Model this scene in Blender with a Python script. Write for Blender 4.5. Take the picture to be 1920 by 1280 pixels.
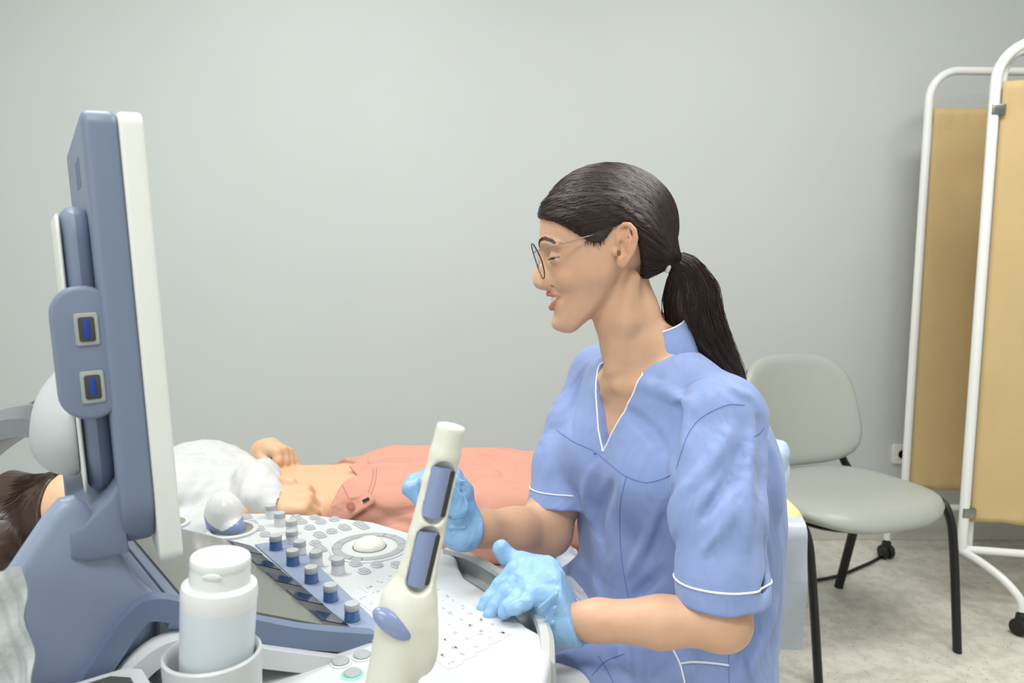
import bpy, bmesh, math, random
import numpy as np
from mathutils import Vector, Matrix
from mathutils.bvhtree import BVHTree

for _o in list(bpy.data.objects):
    bpy.data.objects.remove(_o, do_unlink=True)
scene = bpy.context.scene
COL = scene.collection
random.seed(7)
RNG = np.random.default_rng(7)

# ------------------------------------------------------------------ camera
FPX = 1493.0
PITCH = math.radians(7.1)
CAMZ = 1.2
cam_d = bpy.data.cameras.new('camera')
cam_d.sensor_width = 36.0
cam_d.lens = FPX / 1920.0 * 36.0
cam_d.clip_start = 0.02
cam = bpy.data.objects.new('camera', cam_d)
COL.objects.link(cam)
cam.location = (0, 0, CAMZ)
cam.rotation_euler = (math.radians(90) - PITCH, 0, 0)
cam_d.dof.use_dof = True
cam_d.dof.focus_distance = 1.12
cam_d.dof.aperture_fstop = 7.5
scene.camera = cam

# ------------------------------------------------------------------ world, lights, exposure
world = bpy.data.worlds.new('room_ambient')
scene.world = world
world.use_nodes = True
world.node_tree.nodes['Background'].inputs[0].default_value = (0.8, 0.85, 0.88, 1)
world.node_tree.nodes['Background'].inputs[1].default_value = 0.1

def area_light(name, loc, target, sx, sy, power, color=(1, 1, 1)):
    d = bpy.data.lights.new(name, 'AREA')
    d.shape = 'RECTANGLE'; d.size = sx; d.size_y = sy
    d.energy = power; d.color = color
    o = bpy.data.objects.new(name, d)
    COL.objects.link(o)
    o.location = loc
    o.rotation_euler = (Vector(target) - Vector(loc)).to_track_quat('-Z', 'Y').to_euler()
    return o

area_light('ceiling_panel_light', (1.15, 1.35, 2.72), (1.15, 1.35, 0), 1.2, 0.6, 50, (1.0, 0.985, 0.95))
area_light('ceiling_panel_light', (-0.95, 1.55, 2.72), (-0.95, 1.55, 0), 1.2, 0.6, 46, (1.0, 0.985, 0.955))
area_light('ceiling_panel_light', (-0.3, -0.2, 2.72), (-0.3, -0.2, 0), 1.2, 0.6, 40, (1.0, 0.985, 0.96))
area_light('front_fill_light', (-1.0, -1.6, 1.55), (0.1, 2.0, 0.9), 1.8, 1.4, 30, (0.94, 0.97, 1.0))  # soft fill added behind the camera; the room has no window there

scene.view_settings.view_transform = 'Standard'
scene.view_settings.look = 'None'
scene.view_settings.gamma = 1.0
scene.view_settings.use_curve_mapping = False
scene.view_settings.exposure = -0.43
# ------------------------------------------------------------------ geometry of the view (to measure the place)
_cp, _sp = math.cos(PITCH), math.sin(PITCH)
CAMP = np.array([0, 0, CAMZ]); CR = np.array([1., 0, 0])
CU = np.array([0, _sp, _cp]); CF = np.array([0, _cp, -_sp])
def ray(x, y): return CF + (x - 960) / FPX * CR - (y - 640) / FPX * CU
def P(x, y, zc): return CAMP + zc * ray(x, y)
def PZ(x, y, z):
    r = ray(x, y); return CAMP + r * (z - CAMZ) / r[2]
def PY(x, y, Y):
    r = ray(x, y); return CAMP + r * Y / r[1]
def nrm(v):
    v = np.asarray(v, float); return v / np.linalg.norm(v)

# ------------------------------------------------------------------ materials
def lin(c):
    out = []
    for v in c[:3]:
        v = v / 255.0
        out.append(v / 12.92 if v <= 0.04045 else ((v + 0.055) / 1.055) ** 2.4)
    return out
MATS = {}
def M(name, rgb, rough=0.5, metal=0.0, spec=0.5, var=0.04, scale=20.0, bump=0.0, bscale=300.0,
      coat=0.0, sss=0.0, vcol=False, emit=0.0, trans=0.0, sheen=0.0, stretch=None):
    m = bpy.data.materials.new(name); m.use_nodes = True
    nt = m.node_tree; b = nt.nodes['Principled BSDF']
    b.inputs['Roughness'].default_value = rough
    b.inputs['Metallic'].default_value = metal
    b.inputs['Specular IOR Level'].default_value = spec
    if coat: b.inputs['Coat Weight'].default_value = coat; b.inputs['Coat Roughness'].default_value = 0.12
    if sheen: b.inputs['Sheen Weight'].default_value = sheen
    if sss:
        b.inputs['Subsurface Weight'].default_value = sss
        b.inputs['Subsurface Radius'].default_value = (1.0, 0.35, 0.2)
        b.inputs['Subsurface Scale'].default_value = 0.006
    if trans: b.inputs['Transmission Weight'].default_value = trans
    tc = nt.nodes.new('ShaderNodeTexCoord')
    mp = nt.nodes.new('ShaderNodeMapping')
    if stretch: mp.inputs['Scale'].default_value = stretch
    nt.links.new(tc.outputs['Object'], mp.inputs['Vector'])
    no = nt.nodes.new('ShaderNodeTexNoise'); no.inputs['Scale'].default_value = scale; no.inputs['Detail'].default_value = 5
    nt.links.new(mp.outputs[0], no.inputs['Vector'])
    mix = nt.nodes.new('ShaderNodeMix'); mix.data_type = 'RGBA'; mix.blend_type = 'MULTIPLY'
    mix.inputs[0].default_value = 1.0
    ramp = nt.nodes.new('ShaderNodeValToRGB')
    ramp.color_ramp.elements[0].position = 0.3; ramp.color_ramp.elements[1].position = 0.7
    lo = 1 - var
    ramp.color_ramp.elements[0].color = (lo, lo, lo, 1); ramp.color_ramp.elements[1].color = (1, 1, 1, 1)
    nt.links.new(no.outputs['Fac'], ramp.inputs[0])
    if vcol:
        at = nt.nodes.new('ShaderNodeAttribute'); at.attribute_name = 'Col'
        nt.links.new(at.outputs['Color'], mix.inputs[6])
    else:
        mix.inputs[6].default_value = (*lin(rgb), 1)
    nt.links.new(ramp.outputs[0], mix.inputs[7])
    nt.links.new(mix.outputs[2], b.inputs['Base Color'])
    if emit:
        b.inputs['Emission Color'].default_value = (*lin(rgb), 1); b.inputs['Emission Strength'].default_value = emit
    if bump:
        n2 = nt.nodes.new('ShaderNodeTexNoise'); n2.inputs['Scale'].default_value = bscale; n2.inputs['Detail'].default_value = 4
        nt.links.new(mp.outputs[0], n2.inputs['Vector'])
        bp = nt.nodes.new('ShaderNodeBump'); bp.inputs['Strength'].default_value = bump; bp.inputs['Distance'].default_value = 0.002
        nt.links.new(n2.outputs['Fac'], bp.inputs['Height'])
        nt.links.new(bp.outputs[0], b.inputs['Normal'])
    MATS[name] = m
    return m

def wrinkle(m, scale, strength, dist=.006, distort=1.2, stretch=(1, 1, .55)):
    """cloth creases: a ridged, warped noise as fine relief on top of the weave"""
    nt = m.node_tree; b = nt.nodes['Principled BSDF']
    tc = nt.nodes.new('ShaderNodeTexCoord'); mp = nt.nodes.new('ShaderNodeMapping'); mp.inputs['Scale'].default_value = stretch; mp.inputs['Rotation'].default_value = (.3, .5, .4)
    n = nt.nodes.new('ShaderNodeTexNoise'); n.inputs['Scale'].default_value = scale; n.inputs['Detail'].default_value = 2.5; n.inputs['Distortion'].default_value = distort
    r = nt.nodes.new('ShaderNodeValToRGB'); r.color_ramp.elements[0].position = .30; r.color_ramp.elements[1].position = .72; r.color_ramp.interpolation = 'EASE'
    bp = nt.nodes.new('ShaderNodeBump'); bp.inputs['Strength'].default_value = strength; bp.inputs['Distance'].default_value = dist
    nt.links.new(tc.outputs['Object'], mp.inputs['Vector']); nt.links.new(mp.outputs[0], n.inputs['Vector']); nt.links.new(n.outputs['Fac'], r.inputs[0]); nt.links.new(r.outputs[0], bp.inputs['Height'])
    old = b.inputs['Normal'].links
    if old: nt.links.new(old[0].from_socket, bp.inputs['Normal'])
    nt.links.new(bp.outputs[0], b.inputs['Normal'])

# ------------------------------------------------------------------ scene objects
def world_loc(o):
    l = Vector(o.location)
    while o.parent:
        o = o.parent; l += Vector(o.location)
    return l
def tag(o, label=None, cat=None, group=None, kind=None):
    if label: o['label'] = label
    if cat: o['category'] = cat
    if group: o['group'] = group
    if kind: o['kind'] = kind
    return o
def thing(name, loc, label, cat, group=None):
    o = bpy.data.objects.new(name, None); o.empty_display_size = 0.05
    COL.objects.link(o); o.location = Vector([float(c) for c in loc])
    return tag(o, label, cat, group)
def link_mesh(name, me, loc, parent):
    o = bpy.data.objects.new(name, me); COL.objects.link(o)
    loc = Vector([float(c) for c in loc])
    if parent:
        o.parent = parent; o.location = loc - world_loc(parent)
    else:
        o.location = loc
    return o
def obj(name, verts, faces, mat, parent=None, smooth=True, fmat=None, cols=None, autosmooth=None):
    """world-space verts -> one mesh object with its origin at the middle of its base"""
    V = np.asarray(verts, float)
    lo = V.min(0); hi = V.max(0)
    org = np.array([(lo[0] + hi[0]) / 2, (lo[1] + hi[1]) / 2, lo[2]])
    me = bpy.data.meshes.new(name)
    L = V - org
    if isinstance(faces, np.ndarray) and faces.ndim == 2 and len(faces) > 2000:
        nf, w = faces.shape
        me.vertices.add(len(L)); me.vertices.foreach_set('co', L.astype(np.float32).ravel())
        me.loops.add(nf * w); me.loops.foreach_set('vertex_index', faces.astype(np.int32).ravel())
        me.polygons.add(nf); me.polygons.foreach_set('loop_start', np.arange(0, nf * w, w, dtype=np.int32))
        me.polygons.foreach_set('loop_total', np.full(nf, w, dtype=np.int32))
        me.update(calc_edges=True)
    else:
        me.from_pydata(L.tolist(), [], [list(map(int, f)) for f in faces])
    mats = mat if isinstance(mat, (list, tuple)) else [mat]
    for m in mats: me.materials.append(m)
    if fmat is not None: me.polygons.foreach_set('material_index', np.asarray(fmat, np.int32))
    me.polygons.foreach_set('use_smooth', np.full(len(me.polygons), bool(smooth)))
    if cols is not None:
        a = me.color_attributes.new('Col', 'FLOAT_COLOR', 'POINT')
        c4 = np.ones((len(V), 4), np.float32); c4[:, :3] = cols
        a.data.foreach_set('color', c4.ravel())
    me.validate(); me.update()
    if autosmooth is not None and smooth:
        try: me.set_sharp_from_angle(angle=math.radians(autosmooth))
        except Exception: pass
    return link_mesh(name, me, org, parent)
def dup_part(src, world, parent):
    o = bpy.data.objects.new(src.name.split('.')[0], src.data); COL.objects.link(o)
    o.parent = parent; o.location = Vector([float(c) for c in world]) - world_loc(parent)
    return o
def struct(o): o['kind'] = 'structure'; return o

class MB:
    """collects shapes into one mesh"""
    def __init__(s): s.v = []; s.f = []; s.m = []; s.mi = 0
    def add(s, verts, faces):
        b = len(s.v); s.v.extend([tuple(map(float, q)) for q in verts])
        for f in faces: s.f.append([int(i) + b for i in f]); s.m.append(s.mi)
        return s
    def bm(s, bm, mtx=None):
        if mtx is not None: bm.transform(mtx)
        bm.verts.ensure_lookup_table(); bm.verts.index_update()
        s.add([v.co[:] for v in bm.verts], [[v.index for v in f.verts] for f in bm.faces]); bm.free(); return s
    def box(s, c, size, axes=None, bevel=0.0, seg=2):
        bm = bmesh.new(); bmesh.ops.create_cube(bm, size=1.0)
        bmesh.ops.scale(bm, vec=Vector(size), verts=bm.verts)
        if bevel: bmesh.ops.bevel(bm, geom=list(bm.edges), offset=bevel, segments=seg, profile=0.6, affect='EDGES')
        return s.bm(bm, frame(c, axes))
    def prism(s, poly, h0, h1, mtx, bevel=0.0, seg=2):
        """2d polygon (x,y) between local heights h0..h1, in frame mtx"""
        bm = bmesh.new(); n = len(poly)
        lo = [bm.verts.new((x, y, h0)) for x, y in poly]; hi = [bm.verts.new((x, y, h1)) for x, y in poly]
        bm.faces.new(lo[::-1]); bm.faces.new(hi)
        for i in range(n): bm.faces.new((lo[i], lo[(i + 1) % n], hi[(i + 1) % n], hi[i]))
        bmesh.ops.recalc_face_normals(bm, faces=bm.faces)
        if bevel:
            ed = [e for e in bm.edges if abs(e.verts[0].co.z - e.verts[1].co.z) < 1e-6]
            bmesh.ops.bevel(bm, geom=ed, offset=bevel, segments=seg, profile=0.5, affect='EDGES')
        return s.bm(bm, mtx)
    def loft(s, rings, cap=True, closed=True):
        n = len(rings[0]); b = len(s.v); V = []; F = []
        for r in rings: V.extend(r)
        for i in range(len(rings) - 1):
            for j in range(n if closed else n - 1):
                k = (j + 1) % n
                F.append((i * n + j, i * n + k, (i + 1) * n + k, (i + 1) * n + j))
        if cap and closed:
            F.append(tuple(range(n - 1, -1, -1))); F.append(tuple((len(rings) - 1) * n + j for j in range(n)))
        return s.add(V, F)
    def tube(s, path, r, seg=8, cap=True, flat=None):
        path = [np.asarray(q, float) for q in path]; n = len(path)
        rr = r if hasattr(r, '__len__') else [r] * n
        rings = []; prev = None
        for i in range(n):
            t = path[min(i + 1, n - 1)] - path[max(i - 1, 0)]; t = t / (np.linalg.norm(t) + 1e-12)
            if prev is None:
                a = np.array([0, 0, 1.]) if abs(t[2]) < 0.9 else np.array([1., 0, 0])
                nn = np.cross(t, a)
            else:
                nn = prev - t * (prev @ t)
            nn = nn / (np.linalg.norm(nn) + 1e-12); bb = np.cross(t, nn); prev = nn
            fl = flat if flat else 1.0
            rings.append([path[i] + rr[i] * (nn * math.cos(a2) + bb * fl * math.sin(a2)) for a2 in [2 * math.pi * k / seg for k in range(seg)]])
        return s.loft(rings, cap)
    def lathe(s, prof, mtx, seg=32, cap=True):
        """prof [(r,z)...] around local z"""
        rings = [[mtx @ Vector((r * math.cos(2 * math.pi * k / seg), r * math.sin(2 * math.pi * k / seg), z)) for k in range(seg)] for r, z in prof]
        return s.loft(rings, cap)
    def sphere(s, c, rad, seg=16, rings=10, axes=None):
        bm = bmesh.new(); bmesh.ops.create_uvsphere(bm, u_segments=seg, v_segments=rings, radius=1.0)
        bmesh.ops.scale(bm, vec=Vector(rad if hasattr(rad, '__len__') else (rad,) * 3), verts=bm.verts)
        return s.bm(bm, frame(c, axes))
    def build(s, name, mat, parent=None, smooth=True, auto=40):
        return obj(name, s.v, s.f, mat, parent, smooth, fmat=s.m if isinstance(mat, (list, tuple)) else None, autosmooth=auto)
def frame(c, axes=None):
    m = Matrix.Identity(4)
    if axes is not None:
        for i in range(3):
            for j in range(3): m[j][i] = float(axes[i][j])
    for j in range(3): m[j][3] = float(c[j])
    return m
def zaxis_frame(c, z, xh=(1, 0, 0)):
    z = nrm(z); x = np.asarray(xh, float); x = x - z * (x @ z)
    if np.linalg.norm(x) < 1e-4: x = np.array([0, 1., 0]) - z * z[1]
    x = nrm(x); y = np.cross(z, x)
    return frame(c, (x, y, z))
def smooth_path(pts, n=8, closed=False):
    pts = [np.asarray(p, float) for p in pts]; out = []; m = len(pts)
    rng = range(m if closed else m - 1)
    for i in rng:
        if closed: p0, p1, p2, p3 = pts[(i - 1) % m], pts[i], pts[(i + 1) % m], pts[(i + 2) % m]
        else: p0, p1, p2, p3 = pts[max(i - 1, 0)], pts[i], pts[i + 1], pts[min(i + 2, m - 1)]
        for k in range(n):
            t = k / n
            out.append(0.5 * ((2 * p1) + (-p0 + p2) * t + (2 * p0 - 5 * p1 + 4 * p2 - p3) * t * t + (-p0 + 3 * p1 - 3 * p2 + p3) * t ** 3))
    if not closed: out.append(pts[-1])
    return out
def rrect(w, h, r, n=5):
    out = []
    for cx, cy, a0 in ((w / 2 - r, h / 2 - r, 0), (-w / 2 + r, h / 2 - r, 90), (-w / 2 + r, -h / 2 + r, 180), (w / 2 - r, -h / 2 + r, 270)):
        for k in range(n + 1):
            a = math.radians(a0 + 90 * k / n); out.append((cx + r * math.cos(a), cy + r * math.sin(a)))
    return out

# ------------------------------------------------------------------ implicit surfaces (for bodies, cloth, gloves, soft shells)
def smin(a, b, k):
    if k <= 0: return np.minimum(a, b)
    h = np.clip(0.5 + 0.5 * (b - a) / k, 0, 1)
    return b + (a - b) * h - k * h * (1 - h)
def smax(a, b, k): return -smin(-a, -b, k)
def d_cone(X, Y, Z, a, b, ra, rb):
    a = np.asarray(a, np.float32); b = np.asarray(b, np.float32); ab = b - a
    t = ((X - a[0]) * ab[0] + (Y - a[1]) * ab[1] + (Z - a[2]) * ab[2]) / (float(ab @ ab) + 1e-9)
    t = np.clip(t, 0, 1)
    return np.sqrt((X - a[0] - t * ab[0]) ** 2 + (Y - a[1] - t * ab[1]) ** 2 + (Z - a[2] - t * ab[2]) ** 2) - (ra + (rb - ra) * t)
def d_ell(X, Y, Z, c, r, A=None):
    x, y, z = X - c[0], Y - c[1], Z - c[2]
    if A is not None:
        x, y, z = (x * A[0][0] + y * A[0][1] + z * A[0][2], x * A[1][0] + y * A[1][1] + z * A[1][2], x * A[2][0] + y * A[2][1] + z * A[2][2])
    k0 = np.sqrt((x / r[0]) ** 2 + (y / r[1]) ** 2 + (z / r[2]) ** 2)
    k1 = np.sqrt((x / r[0] ** 2) ** 2 + (y / r[1] ** 2) ** 2 + (z / r[2] ** 2) ** 2) + 1e-9
    return k0 * (k0 - 1) / k1
def d_box(X, Y, Z, c, h, A, r):
    x, y, z = X - c[0], Y - c[1], Z - c[2]
    if A is not None:
        x, y, z = (x * A[0][0] + y * A[0][1] + z * A[0][2], x * A[1][0] + y * A[1][1] + z * A[1][2], x * A[2][0] + y * A[2][1] + z * A[2][2])
    qx, qy, qz = np.abs(x) - h[0] + r, np.abs(y) - h[1] + r, np.abs(z) - h[2] + r
    return np.sqrt(np.maximum(qx, 0) ** 2 + np.maximum(qy, 0) ** 2 + np.maximum(qz, 0) ** 2) + np.minimum(np.maximum(qx, np.maximum(qy, qz)), 0) - r
class SDF:
    def __init__(s, xs, ys, zs):
        s.xs, s.ys, s.zs = [np.asarray(q, np.float32) for q in (xs, ys, zs)]
        s.d = np.full((len(xs), len(ys), len(zs)), 0.1, np.float32)
    def block(s, lo, hi):
        sl = []
        for ax, l, h in zip((s.xs, s.ys, s.zs), lo, hi):
            i0 = max(int(np.searchsorted(ax, l)) - 1, 0); i1 = min(int(np.searchsorted(ax, h)) + 1, len(ax))
            if i1 <= i0: return None
            sl.append(slice(i0, i1))
        X = s.xs[sl[0]][:, None, None]; Y = s.ys[sl[1]][None, :, None]; Z = s.zs[sl[2]][None, None, :]
        return tuple(sl), X, Y, Z
    def op(s, fn, lo, hi, k=0.0, mode='add'):
        b = s.block(lo, hi)
        if b is None: return s
        sl, X, Y, Z = b
        d2 = fn(X, Y, Z).astype(np.float32)
        if mode == 'add': s.d[sl] = smin(s.d[sl], d2, k)
        elif mode == 'sub': s.d[sl] = smax(s.d[sl], -d2, k)
        elif mode == 'and': s.d[sl] = smax(s.d[sl], d2, k)
        elif mode == 'off': s.d[sl] = s.d[sl] + d2
        return s
    def cone(s, a, b, ra, rb, k=0.0, mode='add'):
        a = np.asarray(a, float); b = np.asarray(b, float); m = max(ra, rb) + k + 0.012
        return s.op(lambda X, Y, Z: d_cone(X, Y, Z, a, b, ra, rb), np.minimum(a, b) - m, np.maximum(a, b) + m, k, mode)
    def chain(s, pts, rad, k=0.0, mode='add'):
        if not hasattr(rad, '__len__'): rad = [rad] * len(pts)
        for i in range(len(pts) - 1): s.cone(pts[i], pts[i + 1], rad[i], rad[i + 1], k, mode)
        return s
    def ell(s, c, r, A=None, k=0.0, mode='add'):
        c = np.asarray(c, float); m = max(r) + k + 0.012
        return s.op(lambda X, Y, Z: d_ell(X, Y, Z, c, r, A), c - m, c + m, k, mode)
    def rbox(s, c, h, A=None, r=0.005, k=0.0, mode='add'):
        c = np.asarray(c, float); m = float(np.linalg.norm(h)) + k + 0.012
        return s.op(lambda X, Y, Z: d_box(X, Y, Z, c, h, A, r), c - m, c + m, k, mode)
    def mesh(s, relax=1):
        d = s.d; S = d < 0
        nx, ny, nz = d.shape
        cnt = np.zeros((nx - 1, ny - 1, nz - 1), np.int8)
        cs = [(i, j, k) for i in (0, 1) for j in (0, 1) for k in (0, 1)]
        for i, j, k in cs: cnt += S[i:nx - 1 + i, j:ny - 1 + j, k:nz - 1 + k]
        act = (cnt > 0) & (cnt < 8)
        I, J, K = np.nonzero(act)
        idx = np.full(act.shape, -1, np.int64); idx[I, J, K] = np.arange(len(I))
        pos = np.zeros((len(I), 3)); num = np.zeros(len(I))
        ax = (s.xs.astype(float), s.ys.astype(float), s.zs.astype(float))
        for a in cs:
            for q in range(3):
                if a[q]: continue
                b = list(a); b[q] = 1
                da = d[I + a[0], J + a[1], K + a[2]].astype(float); db = d[I + b[0], J + b[1], K + b[2]].astype(float)
                m = (da < 0) != (db < 0)
                t = np.where(m, da / np.where(m, da - db, 1), 0)
                pa = np.stack([ax[0][I + a[0]], ax[1][J + a[1]], ax[2][K + a[2]]], 1)
                pb = np.stack([ax[0][I + b[0]], ax[1][J + b[1]], ax[2][K + b[2]]], 1)
                pos += (pa + (pb - pa) * t[:, None]) * m[:, None]; num += m
        pos /= num[:, None]
        F = []
        c = S[:-1, 1:-1, 1:-1] != S[1:, 1:-1, 1:-1]
        i, j, k = np.nonzero(c); j = j + 1; k = k + 1; ins = S[i, j, k]
        q = np.stack([idx[i, j - 1, k - 1], idx[i, j, k - 1], idx[i, j, k], idx[i, j - 1, k]], 1); q[~ins] = q[~ins][:, ::-1]; F.append(q)
        c = S[1:-1, :-1, 1:-1] != S[1:-1, 1:, 1:-1]
        i, j, k = np.nonzero(c); i = i + 1; k = k + 1; ins = S[i, j, k]
        q = np.stack([idx[i - 1, j, k - 1], idx[i - 1, j, k], idx[i, j, k], idx[i, j, k - 1]], 1); q[~ins] = q[~ins][:, ::-1]; F.append(q)
        c = S[1:-1, 1:-1, :-1] != S[1:-1, 1:-1, 1:]
        i, j, k = np.nonzero(c); i = i + 1; j = j + 1; ins = S[i, j, k]
        q = np.stack([idx[i - 1, j - 1, k], idx[i, j - 1, k], idx[i, j, k], idx[i - 1, j, k]], 1); q[~ins] = q[~ins][:, ::-1]; F.append(q)
        F = np.concatenate(F)
        F = F[(F >= 0).all(1)]
        for _ in range(relax):
            acc = np.zeros_like(pos); nn = np.zeros(len(pos))
            for e in range(4):
                a, b = F[:, e], F[:, (e + 1) % 4]
                for w in range(3):
                    acc[:, w] += np.bincount(a, pos[b, w], len(pos)) + np.bincount(b, pos[a, w], len(pos))
                nn += np.bincount(a, minlength=len(pos)) + np.bincount(b, minlength=len(pos))
            pos = pos * 0.5 + 0.5 * acc / np.maximum(nn, 1)[:, None]
        return pos, F
    def sample(s, Q):
        """trilinear distance at points"""
        out = []
        ii = []
        for ax, q in zip((s.xs, s.ys, s.zs), np.asarray(Q).T):
            i = np.clip(np.searchsorted(ax, q) - 1, 0, len(ax) - 2); t = np.clip((q - ax[i]) / (ax[i + 1] - ax[i]), 0, 1); ii.append((i, t))
        (i, a), (j, b), (k, c) = ii; d = s.d
        return sum(d[i + p, j + q, k + r] * (a if p else 1 - a) * (b if q else 1 - b) * (c if r else 1 - c) for p in (0, 1) for q in (0, 1) for r in (0, 1))
def axis(*segs):
    """axis((x0, step), (x1, step), ..., x_end): spacing may change along the way"""
    out = []
    for (x0, st), nxt in zip(segs[:-1], segs[1:]):
        x1 = nxt[0] if isinstance(nxt, tuple) else nxt
        n = max(int(round((x1 - x0) / st)), 1); out.extend(np.linspace(x0, x1, n, endpoint=False))
    out.append(segs[-1]); return np.array(out)
def keep_largest(pos, F):
    par = np.arange(len(pos))
    lab = np.arange(len(pos))
    for _ in range(400):
        mn = lab[F].min(1); new = lab.copy()
        for e in range(4): np.minimum.at(new, F[:, e], mn)
        new = new[new]
        if (new == lab).all(): break
        lab = new
    return lab
def waves(X, Y, Z, seed, freq, n=5):
    """smooth pseudo-noise from warped sines, about -1..1"""
    r = np.random.default_rng(seed); out = 0
    for i in range(n):
        k = r.normal(size=3); k = k / np.linalg.norm(k) * freq * (0.7 + 0.9 * r.random())
        k2 = r.normal(size=3) * freq * 0.5
        out = out + np.sin(k[0] * X + k[1] * Y + k[2] * Z + 1.3 * np.sin(k2[0] * X + k2[1] * Y + k2[2] * Z + r.random() * 6) + r.random() * 6)
    return out / n * 1.4

def strand_mesh(Pt, Wd, seg=3):
    """Pt (N,n,3) strand points, Wd (n,) or (N,n) radii -> verts, quads of thin tubes"""
    Pt = np.asarray(Pt, float); N, n, _ = Pt.shape
    Wd = np.broadcast_to(np.asarray(Wd, float), (N, n))
    T = np.empty_like(Pt); T[:, 1:-1] = Pt[:, 2:] - Pt[:, :-2]; T[:, 0] = Pt[:, 1] - Pt[:, 0]; T[:, -1] = Pt[:, -1] - Pt[:, -2]
    T /= np.linalg.norm(T, axis=2, keepdims=True) + 1e-12
    A = np.cross(T, np.array([.3, .9, .2])); A /= np.linalg.norm(A, axis=2, keepdims=True) + 1e-9; B = np.cross(T, A)
    V = np.stack([Pt + Wd[..., None] * (A * math.cos(2 * math.pi * k / seg) + B * math.sin(2 * math.pi * k / seg)) for k in range(seg)], 2)
    base = (np.arange(N)[:, None, None] * n + np.arange(n - 1)[None, :, None]) * seg
    k = np.arange(seg)[None, None, :]; k1 = (k + 1) % seg
    F = np.stack([base + k, base + k1, base + seg + k1, base + seg + k], -1).reshape(-1, 4)
    return V.reshape(-1, 3), F
# ------------------------------------------------------------------ the room
WALL_Y = 3.12
m_wall = M('painted_plaster', (201, 207, 206), rough=0.42, spec=0.35, var=0.02, scale=3, bump=0.06, bscale=420)
m_ceil = M('ceiling_paint', (235, 236, 232), rough=0.8, var=0.02)
m_base = M('baseboard_pvc', (206, 206, 198), rough=0.45, var=0.03)

def vinyl_floor():
    m = bpy.data.materials.new('speckled_vinyl'); m.use_nodes = True
    nt = m.node_tree; b = nt.nodes['Principled BSDF']; b.inputs['Roughness'].default_value = 0.42
    tc = nt.nodes.new('ShaderNodeTexCoord')
    v = nt.nodes.new('ShaderNodeTexVoronoi'); v.inputs['Scale'].default_value = 60; v.inputs['Randomness'].default_value = 1
    n = nt.nodes.new('ShaderNodeTexNoise'); n.inputs['Scale'].default_value = 26; n.inputs['Detail'].default_value = 6
    n3 = nt.nodes.new('ShaderNodeTexNoise'); n3.inputs['Scale'].default_value = 2.0; n3.inputs['Detail'].default_value = 2
    for q in (v, n, n3): nt.links.new(tc.outputs['Object'], q.inputs['Vector'])
    r1 = nt.nodes.new('ShaderNodeValToRGB')
    r1.color_ramp.elements[0].position = 0.06; r1.color_ramp.elements[0].color = (*lin((160, 158, 150)), 1)
    r1.color_ramp.elements[1].position = 0.20; r1.color_ramp.elements[1].color = (*lin((226, 223, 214)), 1)
    nt.links.new(v.outputs['Distance'], r1.inputs[0])
    r2 = nt.nodes.new('ShaderNodeValToRGB')
    r2.color_ramp.elements[0].position = 0.38; r2.color_ramp.elements[0].color = (0.82, 0.82, 0.80, 1)
    r2.color_ramp.elements[1].position = 0.6; r2.color_ramp.elements[1].color = (1, 1, 1, 1)
    nt.links.new(n.outputs['Fac'], r2.inputs[0])
    mx = nt.nodes.new('ShaderNodeMix'); mx.data_type = 'RGBA'; mx.blend_type = 'MULTIPLY'; mx.inputs[0].default_value = 1
    nt.links.new(r1.outputs[0], mx.inputs[6]); nt.links.new(r2.outputs[0], mx.inputs[7])
    nt.links.new(mx.outputs[2], b.inputs['Base Color'])
    return m
m_floor = vinyl_floor()

XL, XR, YB, ZC = -2.3, 2.7, -1.7, 2.8
def slab(name, c, s, m):
    return struct(MB().box(c, s).build(name, m, smooth=False))
slab('floor', ((XL + XR) / 2, (YB + WALL_Y) / 2, -0.05), (XR - XL + .2, WALL_Y - YB + .2, 0.1), m_floor)
slab('ceiling', ((XL + XR) / 2, (YB + WALL_Y) / 2, ZC + 0.05), (XR - XL + .2, WALL_Y - YB + .2, 0.1), m_ceil)
slab('wall_back', ((XL + XR) / 2, WALL_Y + 0.05, ZC / 2), (XR - XL + .2, 0.1, ZC), m_wall)
slab('wall_left', (XL - 0.05, (YB + WALL_Y) / 2, ZC / 2), (0.1, WALL_Y - YB, ZC), m_wall)
slab('wall_right', (XR + 0.05, (YB + WALL_Y) / 2, ZC / 2), (0.1, WALL_Y - YB, ZC), m_wall)
slab('wall_front', ((XL + XR) / 2, YB - 0.05, ZC / 2), (XR - XL + .2, 0.1, ZC), m_wall)
b = MB(); b.box(((XL + XR) / 2, WALL_Y - 0.006, 0.04), (XR - XL, 0.012, 0.08), bevel=0.003)
struct(b.build('baseboard_back', m_base, smooth=False))

# wall socket behind the folding screen
m_plastic = M('white_plastic', (232, 233, 228), rough=0.35, var=0.02)
m_darkp = M('black_plastic', (26, 26, 27), rough=0.45, var=0.05)
so = PY(1690, 850, WALL_Y)
sk = thing('wall_socket', (so[0], WALL_Y - 0.014, so[2]), 'white wall socket low on the back wall beside the folding screen', 'socket')
MB().prism(rrect(.08, .08, .01), 0, .012, zaxis_frame((so[0], WALL_Y, so[2]), (0, -1, 0)), bevel=.002).build('cover_plate', m_plastic, sk)
MB().lathe([(.021, .012), (.021, .013), (.018, .013), (.017, .0105)], zaxis_frame((so[0], WALL_Y, so[2]), (0, -1, 0)), 20).build('socket_well', M('socket_grey', (205, 205, 200), rough=.4), sk)

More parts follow.
